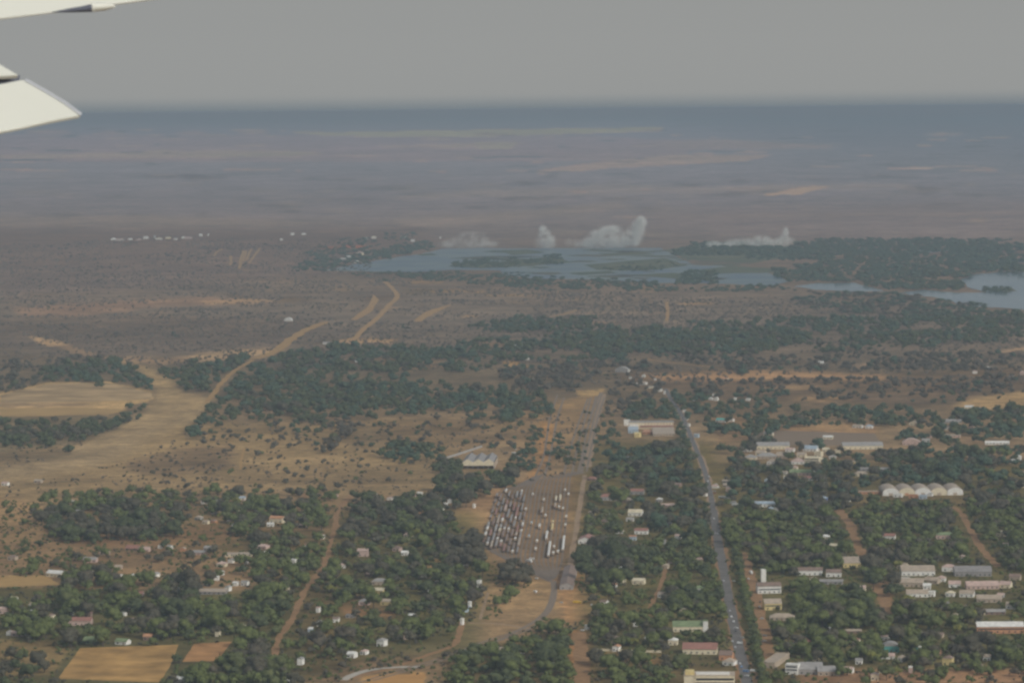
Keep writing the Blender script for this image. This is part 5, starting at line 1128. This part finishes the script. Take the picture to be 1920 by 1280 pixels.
g_([(880,612),(980,598),(1120,600),(1130,618),(950,625),(880,622)], .9, 14, FOREST, .4, seed=71, cell=(60,9))
g_([(980,655),(1100,630),(1500,620),(1520,640),(1300,665),(1000,668)], .95, 15, FOREST, .4, seed=72, cell=(60,9))
g_([(930,690),(1160,680),(1500,670),(1920,665),(1920,700),(1400,695),(1130,700),(1080,735),(960,740)], .62, 13, {'dark grey':3,'grey-brown':3,'teal green':1.5}, .5, seed=73, cell=(60,9))
g_([(1300,745),(1300,715),(1700,715),(1920,705),(1920,735),(1780,755)], .40, 12, {'dark grey':3,'grey-brown':3,'teal green':1}, .6, seed=74, cell=(60,9))
g_([(1690,760),(1700,735),(1920,735),(1920,750),(1800,760)], .15, 13, FOREST, .6, seed=75)
g_([(1390,706),(1397,706),(1400,690),(1390,690)], 2, 14, {'teal green':1}, 0, seed=76, tol=1)
RIV = {'teal green': 6, 'dark green': 3}
g_([(540,510),(560,495),(640,485),(700,470),(780,455),(830,462),(760,478),(660,497),(620,508)], .8, 20, RIV, .3, seed=80, cell=(60,7), hr=.6)
g_([(560,478),(640,450),(780,440),(800,455),(700,470),(600,490)], .35, 18, RIV, .6, seed=81, cell=(60,7), hr=.6)
g_([(850,500),(872,490),(940,492),(1000,488),(1040,480),(1070,488),(1050,496),(900,503)], .7, 17, RIV, .3, seed=82, cell=(60,7), hr=.6)
g_([(1255,480),(1280,462),(1330,456),(1500,462),(1600,460),(1620,480),(1480,490),(1400,484)], 1.0, 20, RIV, .15, seed=83, cell=(60,7), hr=.6)
g_([(1450,470),(1550,450),(1800,450),(1920,455),(1920,510),(1840,512),(1800,525),(1815,542),(1700,545),(1640,540),(1600,528),(1480,528),(1440,512),(1500,500),(1620,480)], 1.15, 20, RIV, .4, seed=84, cell=(80,7), hr=.6)
g_([(1100,500),(1250,492),(1290,500),(1180,510)], .25, 14, RIV, .6, seed=85, cell=(60,7), hr=.6)
g_([(640,518),(700,512),(940,512),(1100,528),(1300,534),(1480,540),(1500,548),(1200,548),(950,535),(700,525)], .55, 16, RIV, .5, seed=86, cell=(60,7), hr=.6)
g_([(1260,535),(1280,510),(1340,512),(1350,535)], .7, 18, RIV, .2, seed=87, cell=(60,7), hr=.6)
g_([(1480,555),(1560,548),(1680,552),(1760,565),(1920,585),(1920,610),(1700,600),(1500,575)], .85, 16, {'teal green':3,'dark grey':2}, .5, seed=88, cell=(60,7), hr=.6)
g_([(1835,545),(1870,540),(1905,545),(1880,552)], .7, 12, RIV, 0, seed=89, hr=.6)
g_([(940,538),(1000,525),(1200,530),(1200,540),(1000,548)], .5, 15, RIV, .5, seed=90, hr=.6)
NTREE = len(TREES)
# leafless scrub of the dry country
g_([(0,520),(700,515),(960,540),(1500,560),(1920,600),(1920,720),(1500,720),(1130,720),(900,700),(500,690),(0,700)], .17, 7.5, {'scrub':6,'grey-brown':2,'teal green':.3}, .9, hr=.7, seed=91, cell=(120,7))
g_([(0,800),(350,800),(980,770),(1130,790),(1060,900),(850,930),(400,930),(0,960)], .05, 4.5, {'scrub':4,'grey-brown':3,'olive green':1}, .8, hr=.7, seed=92, cell=(50,9))
g_([(0,940),(600,940),(900,1000),(1960,900),(1960,1290),(0,1290)], .10, 4, TOWN, .5, hr=.75, seed=93, tol=.4)
g_([(0,455),(700,450),(700,515),(0,520)], .14, 8, {'scrub':5,'grey-brown':2,'dark grey':1}, .5, hr=.7, seed=94, cell=(70,8))
g_([(1000,550),(1500,560),(1500,600),(1000,605)], .15, 7, {'scrub':5,'grey-brown':2,'dark grey':1}, .5, hr=.7, seed=95, cell=(70,8))
SCRUB = TREES[NTREE:]; TREES = TREES[:NTREE]

TREES.sort(key=lambda t: -t[2]*ppm(t[1], t[0]) if 15 < t[0] < 1905 and t[1] < 1278 else 0)
def pick(cond, n_):
    out = [i for i, t in enumerate(TREES) if cond(t)][:n_]
    return out
ind = pick(lambda t: t[3] not in ('grey-brown', 'dark grey'), 290); ind2 = pick(lambda t: t[3] in ('grey-brown', 'dark grey'), 290)
rr = random.Random(11)
LB = None
def single(t, nm, cat, grp):
    x, y, S, tone, hr = t; g = G(x, y)
    v = rr.randrange(7)
    root = thing(nm, (g.x, g.y, 0), rr.uniform(0, 6.28)); root.scale = (S*1.05, S*1.05, S*hr*1.05)
    for mesh, n2 in ((crown_mesh(v, tone), 'crown'), (TRUNKS[v % 3], 'trunk')):
        o = bpy.data.objects.new(n2, mesh); C.objects.link(o); o.parent = root
    root['category'] = cat; root['group'] = grp
    sz = 'small' if S < 11 else 'mid-sized' if S < 15 else 'large' if S < 19 else 'huge'
    todo.append((root, f"{sz} {tone} tree", x, y))
for i in ind: single(TREES[i], 'broadleaf_tree', 'tree', 'green leafy trees of the town and woods')
for i in ind2: single(TREES[i], 'dusty_tree', 'dry tree', 'dusty dark and brown trees of the town')
used = set(ind) | set(ind2)
def mass(name, lst, bank):
    groups = {}
    V, Fc, M, o = [], [], [], 0
    for (x, y, S, tone, hr) in lst:
        g = G(x, y); bv, bf = bank[rr.randrange(len(bank))]; a = rr.uniform(0, 6.28); ca_, sa_ = math.cos(a), math.sin(a)
        sx_ = S*1.08; v = bv*np.array([sx_, sx_, S*hr*1.08])
        v = np.stack([v[:, 0]*ca_-v[:, 1]*sa_+g.x, v[:, 0]*sa_+v[:, 1]*ca_+g.y, v[:, 2]-.15*S*hr], 1)
        V.append(v); Fc.append(bf+o); M.append(np.full(len(bf), TONES.index(tone))); o += len(v)
    me = np_mesh(name, np.concatenate(V), np.concatenate(Fc), [LEAF[t] for t in TONES], np.concatenate(M))
    ob = bpy.data.objects.new(name, me); C.objects.link(ob); ob['kind'] = 'stuff'; return ob
rest = [t for i, t in enumerate(TREES) if i not in used]
tag(mass('woodland', [t for t in rest if t[1] >= 720], LOC), 'many further trees filling the town and plain between the nearer ones', 'trees')
tag(mass('distant_forest', [t for t in rest if t[1] < 720], LOC), 'far green and grey forest between the plain and the river', 'forest')
tag(mass('dry_scrub', SCRUB, BUSH), 'low dry bushes scattered over the brown country', 'scrub')
settle(todo)
